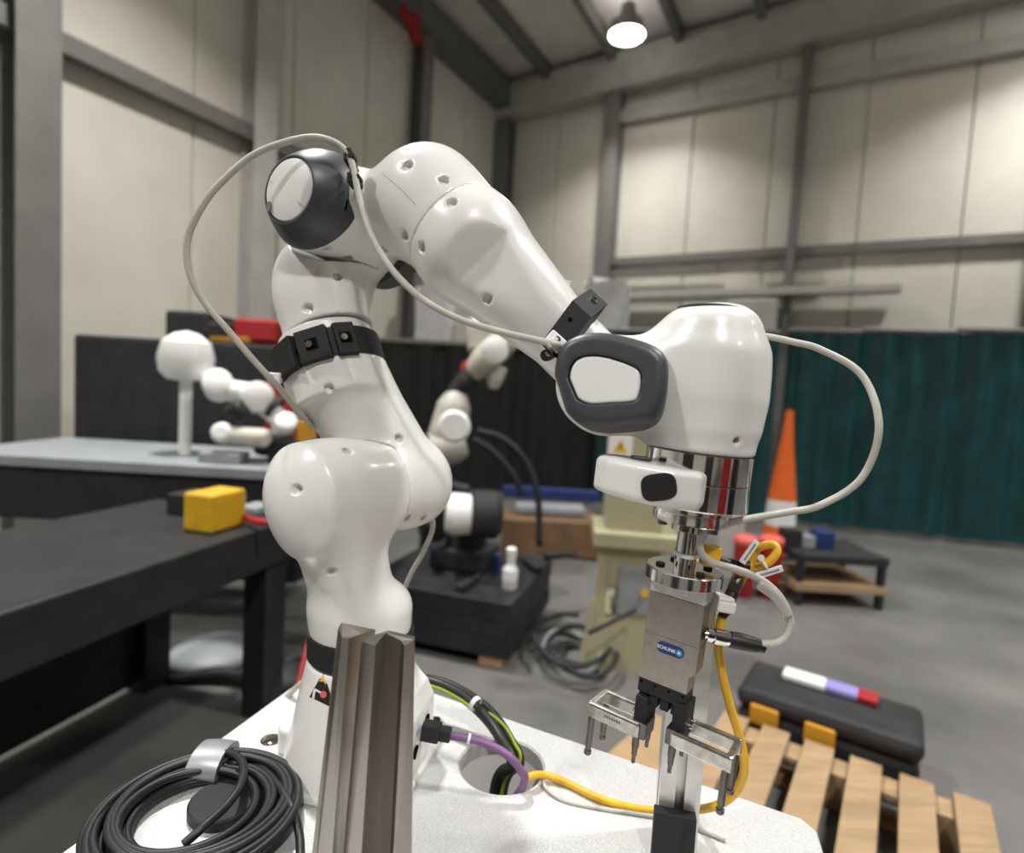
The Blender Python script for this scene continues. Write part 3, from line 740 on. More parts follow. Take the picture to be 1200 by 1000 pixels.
for k in range(6):
    th = k*math.pi/3+.4; c = tax(tf0+.0155)+(GH*math.cos(th)+GN*math.sin(th))*.0255
    q = MB(); q.cyl(c, c+ZT*.0055, .0045, n=18, ch=.0005); q.put('flange_bolt', M['steeld'], af)
q = MB(); q.lathe(TA, ZT, [(tf0+.013, .0165), (tf0+.024, .0165), (tf0+.025, .0098), (tdi+.002, .0098)], 48); q.put('shaft', M['chrome'], grip, smooth='auto')
q = MB(); q.lathe(TA, ZT, [(tdi, .0335), (tdi+.0008, .0345), (tdi1-.0008, .0345), (tdi1, .0335)], 80); ds = q.put('mount_disc', M['turned'], grip, smooth='auto')
for hh, nn in ((-.0185, .012), (.0185, .0115), (-.015, -.017), (.017, -.016)):
    c = tax(tdi)+GH*hh+GN*nn; q = MB(); q.cyl(c, c-ZT*.0022, .0042, n=20, ch=.0005); q.put('disc_bolt', M['black'], ds)
Lc = lambda h, n, t: tax(t)+GH*h+GN*n
W2 = .0255; D2 = .0110
tb0 = tdi1; tb1 = tb0+.0145; tb2 = tb1+.0390; tb3 = tb2+.0260; tb4 = tb3+.0185
q = MB(); q.box(Lc(0, 0, (tb0+tb1)/2), GH*W2, GN*D2, ZT*(tb1-tb0)/2, .0006); q.put('spacer_block', M['mill'], grip)
q = MB(); q.box(Lc(0, 0, (tb1+tb2)/2), GH*W2, GN*(D2+.0002), ZT*((tb2-tb1)/2-.0002), .0005); q.put('gripper_body', M['brushed'], grip)
q = MB()
pr = lambda n: [Lc(-W2, n, tb2), Lc(W2, n, tb2), Lc(W2, n, tb3-.002), Lc(W2-.0055, n, tb3+.003), Lc(W2-.0055, n, tb4), Lc(-W2, n, tb4)]
q.prism(pr(-D2), pr(D2+.0003)); q.put('gripper_body', M['brushed'], grip)
# badge
bc = Lc(.0005, D2+.0004, tb2+.0095)
def cap_poly(hw, hh, n=10):
    out = []
    for k in range(n+1):
        t = -math.pi/2+math.pi*k/n; out.append((hw-hh+hh*math.cos(t), hh*math.sin(t)))
    for k in range(n+1):
        t = math.pi/2+math.pi*k/n; out.append((-hw+hh+hh*math.cos(t), hh*math.sin(t)))
    return out
cp = cap_poly(.0128, .0050)
q = MB(); q.prism([bc+GH*x+GD*y for x, y in cp], [bc+GH*x+GD*y+GN*.0006 for x, y in cp]); bd = q.put('badge', M['blue'], grip)
q = MB(); rc = bc+GH*.0085+GN*.0006; cp = [(.0030*math.cos(k*math.pi/10), .0030*math.sin(k*math.pi/10)) for k in range(20)]
q.prism([rc+GH*x+GD*y for x, y in cp], [rc+GH*x+GD*y+GN*.0003 for x, y in cp]); q.put('badge_symbol', M['lblue'], grip)
q = MB(); q.box(rc+GN*.0004, GH*.0014, GD*.0004, GN*.0002); q.box(rc+GN*.0004, GH*.0004, GD*.0014, GN*.0002); q.put('badge_star', M['pwhite'], grip)
def text(name, s, c, ex, ey, size, m, parent, off=.00025):
    cu = bpy.data.curves.new(name, 'FONT'); cu.body = s; cu.size = size; cu.align_x = 'CENTER'; cu.align_y = 'CENTER'; cu.extrude = .00005; cu.offset = size*.012
    o = bpy.data.objects.new(name, cu); COL.objects.link(o); cu.materials.append(m)
    me = bpy.data.meshes.new_from_object(o); bpy.data.objects.remove(o); o = bpy.data.objects.new(name, me); COL.objects.link(o); ez = np.cross(ex, ey); o.parent = parent; p = c-ORG[parent.name]+nrm(ez)*off
    o.matrix_local = Matrix(((ex[0], ey[0], ez[0], p[0]), (ex[1], ey[1], ez[1], p[1]), (ex[2], ey[2], ez[2], p[2]), (0, 0, 0, 1))); return o
text('badge_lettering', 'SCHUNK', bc+GH*(-.0034)+GN*.0006, GH, -GD, .0044, M['pwhite'], grip)
# black jaw carrier
hwj = W2-.0028; jc = -.0028
q = MB(); q.box(Lc(jc, .001, tb4+.0065), GH*hwj, GN*(D2-.001), ZT*.0068, .0006); jb = q.put('jaw_carrier', M['black'], grip)
for k in range(4):
    c = Lc(jc-hwj+.003+k*(2*hwj-.006)/3, D2, tb4+.0035+k*.0); q = MB(); q.cyl(c-GN*.001, c+GN*.0002, .0013, n=14); q.put('carrier_hole', M['hole'], jb)
for k in range(4):
    hh = jc-hwj+.0052+k*.0105
    q = MB(); q.box(Lc(hh, .0, tb4+.0135+.0045), GH*.0040, GN*(D2-.002), ZT*.0062, .0006); q.put('jaw_carriage', M['black'], jb)
tj = tb4+.0350
def finger(sgn, dt, dn):
    t = tj+dt
    h0 = jc+sgn*.0165+(.0 if sgn < 0 else .003)
    o = 'finger'
    q = MB(); q.box(Lc(h0, .0+dn, t-.010), GH*.0060, GN*.0135, ZT*.0165, .001); fg = q.put('finger_block', M['black'], grip)
    L = .0545
    a = h0-sgn*.004; b = a+sgn*L; c = (a+b)/2
    for n in (.0178, -.0150):                               # front and rear arms of the fork
        q = MB(); q.box(Lc(c, n+dn, t+.0035), GH*L/2, GN*.0032, ZT*.0072, .0022); q.put('finger_arm', M['finger'], grip)
    q = MB(); q.box(Lc(b-sgn*.0030, dn+.001, t-.0018), GH*.0030, GN*.0160, ZT*.0018, .0008); q.put('finger_bridge', M['finger'], grip)
    q = MB(); q.box(Lc(a+sgn*.001, dn+.006, t+.0035), GH*.0058, GN*.0125, ZT*.0074, .0008); q.put('finger_root', M['steeld'], grip)
    for n in (.0178, -.0150):
        for hh, ln, tip in ((b-sgn*.005, .0335, 1), (a+sgn*.003, .0205, 0)):
            p = Lc(hh, n+dn, t+.0100)
            if tip: pr = [(0, .0032), (.031, .0032), (.0312, .0024), (.0345, .0024), (.0347, .0036), (.0380, .0036), (.0392, .0026)]
            else: pr = [(0, .0034), (.0095, .0034), (.0095, .0028), (.0175, .0026), (.0175, .0018), (.0250, .0018), (.0255, .0013)]
            q = MB(); q.lathe(p, ZT, pr, 20); q.put('locating_pin', M['steeld'], grip, smooth='auto')
    for n in (.004, -.006):
        p = Lc(h0-sgn*-.0062, n+dn, t-.006-.0); q = MB(); q.cyl(p, p+GH*sgn*.004, .0022, n=12); q.put('clamp_screw', M['chrome'], grip)
    return Lc(c, .0211+dn, t+.0035)
m1 = finger(-1, .0085, 0.)
m2 = finger(1, .0015, .0)
q = MB()
for k in range(7):
    q.box(m1+GH*(-.0075+.0025*k)-GD*.001, GH*.0008, GD*(.0013 if k % 2 else .0010), GN*.0002)
q.put('etched_mark', M['etched'], grip)
# sensor connector on the side of the gripper
sc0 = P(826, 743, .515)
cx = nrm(P(897, 755, 0.507)-P(833, 741, 0.513))
plug = thing('round_connector', sc0, 'black round plug in a nickel socket on the gripper side', 'connector')
q = MB(); q.lathe(sc0, cx, [(0, .004), (.002, .0042), (.002, .0062), (.0065, .0062), (.0065, .005), (.0085, .005), (.0085, .0072), (.0185, .0072), (.0185, .0062), (.0215, .0062)], 28); q.put('coupling_nut', M['chrome'], plug, smooth='auto')
q = MB(); q.lathe(sc0, cx, [(.0215, .0064), (.0225, .0073), (.030, .0076), (.040, .0070), (.047, .0062), (.0475, .0056), (.052, .0056), (.0535, .0030)], 28); q.put('plug_body', M['brubber'], plug, smooth='auto')
# yellow sensor cable hardware
def cable(name, ctrl, r, m, label, cat='cable', n=14, k=12, group=None):
    q = MB(); q.tube(spline(ctrl, k), r, n); o = q.put(name, m, None, smooth=True); tag(o, label, cat, group); return o
yc = thing('angled_connector', P(833, 650, 0.523), 'yellow angled sensor plug with black sleeve behind the gripper shaft', 'connector')
p0 = P(832, 651, 0.523)
q = MB(); q.box(p0, nrm(CR-CU*.15)*.0078, nrm(CU+CR*.15)*.0095, CF*.007, .0018); q.put('plug_block', M['yellow'], yc)
q = MB(); q.tube(spline([P(840, 655, 0.523), P(855, 660, 0.522), P(878, 664, 0.519)], 6), [.0038]*3+[.0040]*3+[.0046]*3+[.0050]*4, 16); q.put('plug_sleeve', M['brubber'], yc, smooth='auto')
for k in range(4):
    p = P(856+k*2.6, 660+k*.5, .5215); q = MB(); q.box(p-CF*.0040, CR*.0006, CU*.0042, CF*.0012); q.put('sleeve_rib', M['black'], yc)
cable('yellow_cable_loop', [P(876, 664, 0.519), P(888, 664, 0.516), P(900, 659, 0.514), P(909, 650, 0.514), P(910, 642, 0.516), P(903, 638, 0.519), P(892, 641, 0.523), P(886, 646, 0.528), P(876, 668, 0.533), P(866, 684, 0.531)], .0038, M['yellow'], 'short yellow cable loop curling beside the gripper shaft')
ic = thing('inline_connector', P(860, 695, 0.529), 'black and nickel inline connector strapped above the gripper plug', 'connector')
i0 = P(866, 676, 0.531); i1 = P(846, 724, 0.525)
iu = nrm(i1-i0)
q = MB(); q.lathe(i0, iu, [(0, .0045), (.003, .0058), (.012, .0060), (.0145, .0055)], 24); q.put('coupling_nut', M['steeld'], ic, smooth='auto')
q = MB(); q.lathe(i0, iu, [(.0145, .0052), (.016, .0058), (.034, .0056), (.040, .0038)], 24); q.put('plug_body', M['brubber'], ic, smooth='auto')
zt = thing('cable_tie', P(849, 709, 0.523), 'white nylon cable tie holding the inline connector to the gripper', 'cable tie')
q = MB(); q.box(P(848, 709, 0.524), nrm(CR-CU*.2)*.0085, nrm(CU+CR*.2)*.0055, CF*.009, .002); q.put('tie_block', M['nylon'], zt)
q = MB(); q.box(P(848, 700, 0.524), nrm(CR-CU*.2)*.0072, nrm(CU+CR*.2)*.0020, CF*.009, .001); q.put('tie_band', M['nylon'], zt)
q = MB(); q.cyl(P(857, 711, 0.519), P(862, 711, 0.518), .0032, n=14); q.put('tie_head', M['nylon'], zt)
# marker tags on the yellow loop
for (a, b, lab) in (((869, 660), (887, 634), 'clear cable marker tag standing upright by the yellow loop'), ((884, 676), (917, 666), 'clear cable marker tag lying below the yellow loop')):
    pa, pb = P(*a, .5115), P(*b, .5115); u = nrm(pb-pa); w = nrm(np.cross(u, CF)); L = np.linalg.norm(pb-pa)
    t = thing('marker_tag', pa, lab, 'tag')
    q = MB(); q.box((pa+pb)/2, u*L/2, w*.0030, CF*.0012, .0006); q.put('tag_sleeve', M['nylon'], t)
    q = MB(); q.box((pa+pb)/2-CF*.0013, u*L*.36, w*.0009, CF*.0002); q.put('tag_print', M['mgrey'], t)
tt = thing('cable_tie', P(894, 657, 0.511), 'small white cable tie round the yellow cable loop', 'cable tie')
q = MB(); q.cyl(P(892, 654, 0.511), P(892, 654, 0.506), .0030, n=14); q.put('tie_head', M['nylon'], tt)
q = MB(); q.tube(spline([P(892, 656, 0.5095), P(896, 662, 0.5095), P(899, 667, 0.511)], 5), .0013, 8); q.put('tie_strap', M['nylon'], tt)
st = MB().add(*ringmesh(tax(t_of(803, 648)), nrm(ZT+V(0, .12, .0)), [(-.0018, .0101), (-.0018, .0113), (.0018, .0113), (.0018, .0101)], 36)).put('cable_tie', M['nylon'], None, smooth='auto')
tag(st, 'white cable tie wrapped round the polished gripper shaft', 'cable tie')
# long yellow cable down to the plate hole
cable('yellow_cable', [P(846, 722, 0.526), P(843, 740, 0.53), P(842, 760, 0.532), P(847, 793, 0.5350), P(856, 830, .537), P(866, 862, .539), P(872, 890, .541), P(870, 912, .545), P(858, 933, .553), P(835, 946, .566),
                       onz(805, 950, .004), onz(780, 951, .0045), onz(740, 947, .0045), onz(700, 935, .0045), onz(665, 918, .0045), onz(640, 909, .008), onz(625, 909, .014), onz(616, 914, .012), onz(612, 921, -.004), onz(612, 930, -.03), V(.02, .64, -.12)], .0041, M['yellow'],
      'long yellow cable running from the gripper down into the plate hole')
cable('thin_grey_lead', [V(.035, .65, -.06), onz(631, 912, -.004), onz(640, 924, .003), onz(660, 938, .002), onz(700, 947, .002), onz(745, 954, .002), onz(790, 962, .002), onz(850, 985, .002)], .0022, M['cgrey'], 'thin grey lead lying on the plate below the yellow cable')
cable('purple_cable', [P(527, 862, .655), P(545, 865, .652), P(565, 870, .65), P(585, 879, .648), P(600, 890, .645), P(610, 903, .645), P(614, 918, .65), V(.018, .645, -.06), V(.018, .645, -.2)], .0046, M['purple'], 'purple bus cable from the robot base socket into the plate hole')
pt_ = MB().add(*ringmesh(P(549.5, 866, .6515), nrm(P(560, 869, .65)-P(540, 864, .65)), [(-.0014, .0046), (-.0014, .0056), (.0014, .0056), (.0014, .0046)], 24)).put('cable_tie', M['nylon'], None); tag(pt_, 'tiny white tie on the purple bus cable', 'cable tie')
pg = thing('data_plug', P(510, 857, .652), 'black data plug pushed into the robot base socket', 'connector')
pa, pb = P(494, 855, .655), P(529, 862, .652); u = nrm(pb-pa); w = nrm(np.cross(u, CF)); L = np.linalg.norm(pb-pa)
q = MB(); q.box(pa+u*L*.32, u*L*.30, w*.0095, np.cross(u, w)*.0085, .0015); q.put('plug_body', M['brubber'], pg)
q = MB(); q.box(pa+u*L*.78, u*L*.20, w*.0068, np.cross(u, w)*.0065, .0012); q.put('plug_grip', M['brubber'], pg)
for k, (dx, dy, dd) in enumerate(((0, 0, 0), (9, -3, .012))):
    cable('black_cable', [P(440, 800, .80), P(480, 795, .79), P(510+dx*.3, 801+dy, .775+dd), P(535+dx*.5, 812+dy, .762+dd), P(558+dx, 830+dy, .745+dd), P(575+dx, 848+dy, .727+dd), P(590+dx, 872+dy, .70+dd), P(600+dx, 897+dy, .685+dd), V(.004+.010*k, .672, -.04), V(.004+.01*k, .672, -.25)], .0070-.001*k, M['brubber'],
          ('thick black power cable arching over the plate edge into the hole', 'black cable behind the thick power cable entering the hole')[k])
cable('earth_cable', [P(440, 806, .79), P(480, 801, .78), P(510, 806, .765), P(535, 818, .752), P(556, 832, .74), P(575, 838, .735), P(592, 853, .722), P(603, 872, .703), P(609, 892, .69), V(.012, .664, -.04), V(.012, .664, -.25)], .0023, M['green'], 'green and yellow earth wire beside the black power cable')
bt = MB().add(*ringmesh(P(557, 825, .743), nrm(P(575, 846, .727)-P(540, 813, .76)), [(-.003, .008), (-.003, .0095), (.003, .0095), (.003, .008)], 24)).put('cable_tie', M['nylon'], None); tag(bt, 'white cable tie bundling the black power cables', 'cable tie')

# ------------------------------------------------------------------ grey robot cable
cable('grey_cable', [P(470, 700, .80), P(482, 672, .79), P(497, 645, .78), P(507, 612, .77), P(490, 570, .78), P(430, 530, .76), P(395, 515, .71), P(368, 500, .675), P(345, 477, .64), P(330, 458, .615), P(316, 443, .597), P(295, 420, .59), P(268, 388, .585), P(240, 355, .58), P(222, 320, .575), P(220, 280, .572), P(238, 240, .57), P(262, 211, .572), P(295, 183, .576), P(330, 168, .58), P(365, 161, .585), P(390, 166, .588), P(405, 177, .59), P(412, 190, .59), P(417, 212, .588), P(422, 235, .585), P(433, 270, .575), P(448, 300, .565), P(470, 328, .556), P(500, 354, .548), P(540, 375, .54), P(590, 390, .532), P(630, 399, .522), P(652, 404, .514), P(675, 407, .55), P(720, 410, .62), P(800, 400, .64), P(860, 393, .62), P(895, 394, .60), P(930, 401, .585), P(962, 410, .57), P(1010, 440, .55), P(1030, 500, .53), P(1010, 560, .54), P(962, 592, 0.5350), P(925, 600, 0.523), P(890, 606, .515), P(850, 614, 0.508), P(830, 622, 0.507), P(821, 634, 0.508), P(822, 648, 0.509), P(834, 659, 0.51), P(858, 666, 0.509), P(885, 676, 0.507), P(905, 690, 0.505), P(919, 708, 0.504), P(926, 728, 0.503), P(922, 745, 0.503), P(910, 754, 0.504), P(893, 755, 0.507)], .0034, M['cgrey'],
      'long grey cable looping off the elbow along the arm to the gripper plug', n=14)
q = MB(); pts = [P(888, 683, 0.5065), P(905, 695, 0.5045), P(916, 708, 0.5035), P(923, 722, 0.503)]
q.tube(spline(pts, 5), .0052, 10); o = q.put('cable_sleeve', M['clear'], None, smooth=True); tag(o, 'clear plastic spiral sleeve on the grey cable beside the gripper', 'sleeve')

# ------------------------------------------------------------------ aluminium profile post behind the gripper
pb0 = onz(786, 1010); pd = .56
ptop = P(842, 660, pd); 
px_ = nrm(V(math.cos(math.radians(12)), -math.sin(math.radians(12)), 0)); py_ = np.cross(ZUP, px_)
pc = P(798, 880, .580); pc = V(pc[0], pc[1], 0)
post = thing('aluminium_post', pc, 'upright slotted aluminium profile post standing behind the gripper fingers', 'post')
hw = .0195; sl = .0045
ztop = P(845, 655, .580)[2]
def prof(z): 
    pts = [(-hw, -hw), (-sl, -hw), (-sl, -hw+.009), (sl, -hw+.009), (sl, -hw), (hw, -hw), (hw, -sl), (hw-.009, -sl), (hw-.009, sl), (hw, sl), (hw, hw), (-hw, hw), (-hw, sl), (-hw+.009, sl), (-hw+.009, -sl), (-hw, -sl)]
    return [V(pc[0], pc[1], z)+px_*x+py_*y for x, y in pts]
q = MB(); q.prism(prof(0.0), prof(ztop)); q.put('profile', M['alu'], post)
zc_ = .027
q = MB(); q.box(V(pc[0], pc[1], 0)+V(0, 0, zc_)-py_*(hw+.006)-px_*.004, px_*(hw+.0005), py_*.006, V(0, 0, zc_), .001); q.put('foot_bracket', M['black'], post)

# ------------------------------------------------------------------ coil of black cable
cc = onz(230, 966); cc[2] = .012
coil = thing('cable_coil', V(cc[0], cc[1], 0), 'coil of black cable strapped with grey tape on the plate corner', 'cable coil')
rnd = random.Random(3)
for k in range(14):
    R = .058+.0058*(k % 7)+rnd.uniform(-.002, .002); zz = .006+.0085*(k//7)+rnd.uniform(0, .004); ox, oy = rnd.uniform(-.006, .006), rnd.uniform(-.006, .006); tl = rnd.uniform(-.04, .04)
    q = MB(); pts = [V(cc[0]+ox+R*1.03*math.cos(t), cc[1]+oy+R*.97*math.sin(t), zz+R*tl*math.sin(t+k)+.002) for t in np.linspace(0, 2*math.pi, 65)[:-1]]
    n = 12; pts.append(pts[0]); q.tube(pts, .0043, n, cap=False); q.put('cable_turn', M['brubber'], coil, smooth=True)
q = MB(); q.tube(spline([onz(250, 884, .026), onz(272, 884, .030), onz(285, 897, .032), onz(282, 920, .032), onz(265, 945, .03), onz(238, 970, .028), onz(215, 990, .02)], 10), .0043, 12); q.put('cable_turn', M['brubber'], coil, smooth=True)
q = MB(); q.tube(spline([onz(290, 890, .008), onz(315, 908, .016), onz(335, 935, .020), onz(345, 955, .018), onz(351, 980, .010), onz(352, 1010, .006)], 10), .0043, 12); q.put('cable_end', M['brubber'], coil, smooth=True)
ta, tb_ = onz(240, 887, .024), onz(252, 912, .024); tm = (ta+tb_)/2; tu = nrm(V(0, 1, 0))
q = MB(); tc_ = V(cc[0]-.022, cc[1]+.075, .0165); tr_ = []
for sx in np.linspace(-1, 1, 5):
    tr_.append([tc_+V(.017*sx, -.002*sx*sx, 0)+V(0, .0285*math.cos(a), .0165*math.sin(a)) for a in np.linspace(0, 2*math.pi, 25)[:-1]])
q.add([p for r in tr_ for p in r], [(i*24+k, i*24+(k+1) % 24, i*24+24+(k+1) % 24, i*24+24+k) for i in range(4) for k in range(24)]+[tuple(range(24)), tuple(range(96, 120))]); q.put('tape_band', M['tape'], coil, smooth='auto')
dk = onz(262, 945, .003)
q = MB(); q.lathe(V(dk[0], dk[1], .0), ZUP, [(0, .033), (.001, .034), (.010, .034), (.0115, .032), (.0115, 0)], 48); o = q.put('round_pad', M['blk'], None, smooth='auto'); tag(o, 'dark flat round disc lying inside the black cable coil', 'disc')
# ------------------------------------------------------------------ the workshop behind
G = lambda x, y, z=FLOOR: onz(x, y, z)
def hz(v): v = V(v[0], v[1], 0); return nrm(v)
def boxat(c, ex, ey, z0, z1, bev=.0):            # plan centre, half vectors, height range
    q = MB(); q.box(V(c[0], c[1], (z0+z1)/2), ex, ey, V(0, 0, (z1-z0)/2), bev); return q
def simple(name, q, m, label, cat, smooth=False, group=None):
    o = q.put(name, m, None, smooth=smooth); tag(o, label, cat, group); return o
# black steel plate stack on timber blocks
k1, k2, k3 = G(478, 765), G(595, 790), G(668, 722)
u1 = hz(k1-k2); u2 = V(-u1[1], u1[0], 0); u2 = u2 if np.dot(u2, k3-k2) > 0 else -u2
L1, L2 = .80, .80
kc = k2+u1*L1/2+u2*L2/2
ps = thing('plate_stack', V(kc[0], kc[1], FLOOR+.06), 'stack of thick black steel plates on timber blocks on the floor', 'plate stack')
z = FLOOR+.06; BT = FLOOR+.33
for k, h in enumerate((.085, .085, .10)):
    boxat(kc+u1*.006*(k % 2), u1*L1/2, u2*L2/2, z+.002, z+h, .006).put('steel_plate', M['blk'], ps); z += h
for a, b, lab in ((.12, .1, 'timber block under the near corner of the black plate stack'), (.9, .1, 'timber block under the left end of the black plate stack'), (.5, .9, 'timber block under the far side of the black plate stack')):
    c = k2+u1*L1*a+u2*L2*b; simple('timber_block', boxat(c, u1*.06, u2*.06, FLOOR, FLOOR+.06, .004), M['card'], lab, 'block')
# low robot on the stack: black base, drum and white motor cover
rb = k2+u1*.42+u2*.45; dz = P(560, 600, 2.95)
r2 = thing('background_robot', V(rb[0], rb[1], BT), 'blurred black and white robot lying low on the black plate stack', 'robot')
boxat(rb, u1*.16, u2*.14, BT, BT+.12, .02).put('robot_foot', M['dark'], r2)
q = MB(); q.cyl(V(rb[0], rb[1], BT+.1), V(rb[0], rb[1], BT+.26), .12, .10, ch=.01); q.put('robot_column', M['dark'], r2, smooth='auto')
pa, pb = P(518, 602, 2.95), P(588, 604, 3.0); uu = nrm(pb-pa)
q = MB(); q.lathe(P(551, 603, 2.97), uu, [(0, .11), (.02, .125), (.13, .125), (.16, .10), (.165, 0)], 32); q.put('joint_drum', M['dark'], r2, smooth='auto')
q = MB(); q.lathe(P(552, 603, 2.97), -uu, [(-.02, .10), (.02, .105), (.10, .11), (.13, .09), (.135, 0)], 32); q.put('motor_cover', M['nylon'], r2, smooth='auto')
q = MB(); q.tube(spline([P(505, 620, 3.0), P(500, 590, 3.05), P(520, 570, 3.1), P(550, 575, 3.1)], 8), .028, 10); q.put('hose', M['dark'], r2, smooth=True)
# bottle on the stack
pbp = onz(597, 690, BT)
bo = thing('spray_bottle', pbp, 'pale plastic bottle standing on the black plate stack', 'bottle')
q = MB(); q.lathe(pbp, ZUP, [(0, .034), (.01, .038), (.10, .038), (.125, .02), (.14, .016)], 28); q.put('bottle_body', M['paleb'], bo, smooth='auto')
q = MB(); q.lathe(pbp, ZUP, [(.10, .0385), (.05, .0387), (.05, .0385)], 28); q.put('bottle_label', M['nylon'], bo, smooth='auto')
q = MB(); q.lathe(pbp, ZUP, [(.14, .022), (.165, .022), (.175, .026), (.205, .026), (.21, .015)], 24); q.put('bottle_cap', M['nylon'], bo, smooth='auto')
pb2 = onz(580, 680, BT); simple('small_can', MB().lathe(pb2+V(0, .12, 0), ZUP, [(0, .02), (.004, .022), (.10, .022), (.11, .012)], 24), M['bluep'], 'small blue can behind the pale bottle', 'can', 'auto')
for k, (x, y, a) in enumerate(((650, 655, .5), (625, 668, 2.), (545, 690, 1.2))):
    c = onz(x, y, BT); e = V(math.cos(a), math.sin(a), 0); f = V(-e[1], e[0], 0)
    q = MB(); q.box(c+V(0, 0, .02), e*.07, f*.022, V(0, 0, .018), .008); q.cyl(c+e*.05+V(0, 0, .02), c+e*.16+V(0, 0, .02), .012, n=14)
    simple('hand_tool', q, M['dark'], ('dark hand tool at the far right of the black plate stack', 'dark hand tool beside the pale bottle on the plate stack', 'dark hand tool at the front edge of the plate stack')[k], 'tool')
# ivory articulated robot behind the stack
D = 3.9
iv = thing('industrial_robot', P(525, 560, D)*V(1, 1, 0)+V(0, 0, FLOOR), 'ivory industrial robot with bent arm in front of the black curtain', 'robot')
j0, j1, j2, j3 = P(522, 545, D), P(528, 500, D), P(548, 445, D), P(575, 405, D-.1)
fb = V(j0[0], j0[1], FLOOR)
q = MB(); q.lathe(fb, ZUP, [(0, .22), (.05, .22), (.06, .17), (.30, .15), (.32, .17)], 32); q.put('robot_base', M['dark'], iv, smooth='auto')
q = MB(); q.lathe(fb, ZUP, [(.32, .16), (.36, .17), (j0[2]-FLOOR-.16, .14), (j0[2]-FLOOR-.12, .10)], 32); q.put('robot_column', M['dark'], iv, smooth='auto')
def limb(name, pts, rs, m, par):
    q = MB(); q.tube(spline(pts, 6), list(np.interp(np.linspace(0, 1, (len(pts)-1)*6+1), np.linspace(0, 1, len(rs)), rs)), 20); return q.put(name, m, par, smooth=True)
limb('shoulder_housing', [P(500, 530, D), P(522, 524, D), P(545, 518, D)], [.10, .125, .13, .13, .12, .09], M['ivory'], iv)
limb('lower_arm', [P(518, 528, D), P(528, 492, D), P(536, 458, D)], [.085, .125, .12, .115, .06], M['ivory'], iv)
limb('elbow_joint', [P(530, 465, D), P(545, 448, D), P(552, 434, D)], [.06, .075, .06], M['dark'], iv)
limb('red_coupling', [P(547, 444, D), P(549, 432, D), P(550, 424, D)], [.05, .055, .04], M['red'], iv)
limb('upper_arm', [P(552, 440, D), P(572, 418, D-.05), P(596, 396, D-.1)], [.055, .085, .10, .095, .10, .08], M['ivory'], iv)
limb('motor', [P(560, 412, D), P(560, 385, D), P(562, 372, D)], [.07, .08, .05], M['ivory'], iv)
limb('wrist_joint', [P(585, 430, D), P(580, 445, D), P(578, 456, D)], [.06, .055, .03], M['ivory'], iv)
for k, c in enumerate(([(560, 505), (590, 515), (615, 540), (630, 580), (632, 640)], [(555, 515), (578, 530), (600, 555), (612, 580)], [(500, 510), (492, 540), (495, 580)])):
    q = MB(); q.tube(spline([P(x, y, D-.25) for x, y in c], 8), .022, 10); q.put('supply_hose', M['dark'], iv, smooth=True)
# beige machine
D = 2.72
bm0 = G(705, 792); ex = hz(V(1, -.10, 0)); ey = V(-ex[1], ex[0], 0)
zz = lambda y: P(735, y, D)[2]
bc_ = P(742, 600, D); bc_ = V(bc_[0], bc_[1]+.12, 0)
mc = thing('beige_machine', V(bc_[0], bc_[1], FLOOR), 'beige machine column with warning triangle behind the gripper', 'machine')
boxat(bc_+ex*.02, ex*.135, ey*.14, zz(692), zz(505), .015).put('cabinet', M['beige'], mc)
boxat(bc_+ex*.03-ey*.02, ex*.20, ey*.18, zz(640), zz(622), .008).put('ledge', M['beige'], mc)
boxat(bc_-ex*.115-ey*.12, ex*.026, ey*.026, FLOOR+.2, zz(640), .006).put('support_leg', M['beige'], mc)
boxat(bc_+ex*.06-ey*.10, ex*.10, ey*.06, zz(722), zz(662), .012).put('motor_box', M['mgrey'], mc)
q = MB(); c = bc_+ex*.085-ey*.162; q.cyl(V(c[0], c[1], zz(692)), V(c[0], c[1], zz(692))-ey*.012, .018, n=20); q.put('yellow_button', M['pyel'], mc)
q = MB(); w = .27
q.prism([bc_-ex*.19-ey*.16+V(0, 0, FLOOR), bc_+ex*.22-ey*.16+V(0, 0, FLOOR), bc_+ex*.22+ey*.2+V(0, 0, FLOOR), bc_-ex*.19+ey*.2+V(0, 0, FLOOR)],
        [bc_-ex*.13-ey*.15+V(0, 0, zz(732)), bc_+ex*.22-ey*.15+V(0, 0, zz(705)), bc_+ex*.22+ey*.2+V(0, 0, zz(705)), bc_-ex*.13+ey*.2+V(0, 0, zz(732))]); q.put('machine_foot', M['beige'], mc)
sg = P(727, 523, D-.035); fy = -ey
q = MB(); q.box(sg+fy*.001, ex*.055, fy*.002, V(0, 0, .055)); q.put('sign_plate', M['nylon'], mc)
tri = [(-.034, -.03), (.034, -.03), (0, .034)]
q = MB(); q.prism([sg+fy*.003+ex*x+V(0, 0, y) for x, y in tri], [sg+fy*.005+ex*x+V(0, 0, y) for x, y in tri]); q.put('warning_triangle', M['pyel'], mc)
q = MB(); q.box(sg+fy*.006+V(0, 0, .002), ex*.004, fy*.001, V(0, 0, .012)); q.put('triangle_mark', M['pblack'], mc)
q = MB(); q.tube(spline([P(690, 742, D-.2), P(705, 735, D-.22), P(725, 725, D-.2), P(745, 715, D-.15)], 8), .010, 10); q.put('machine_hose', M['dark'], mc, smooth=True)
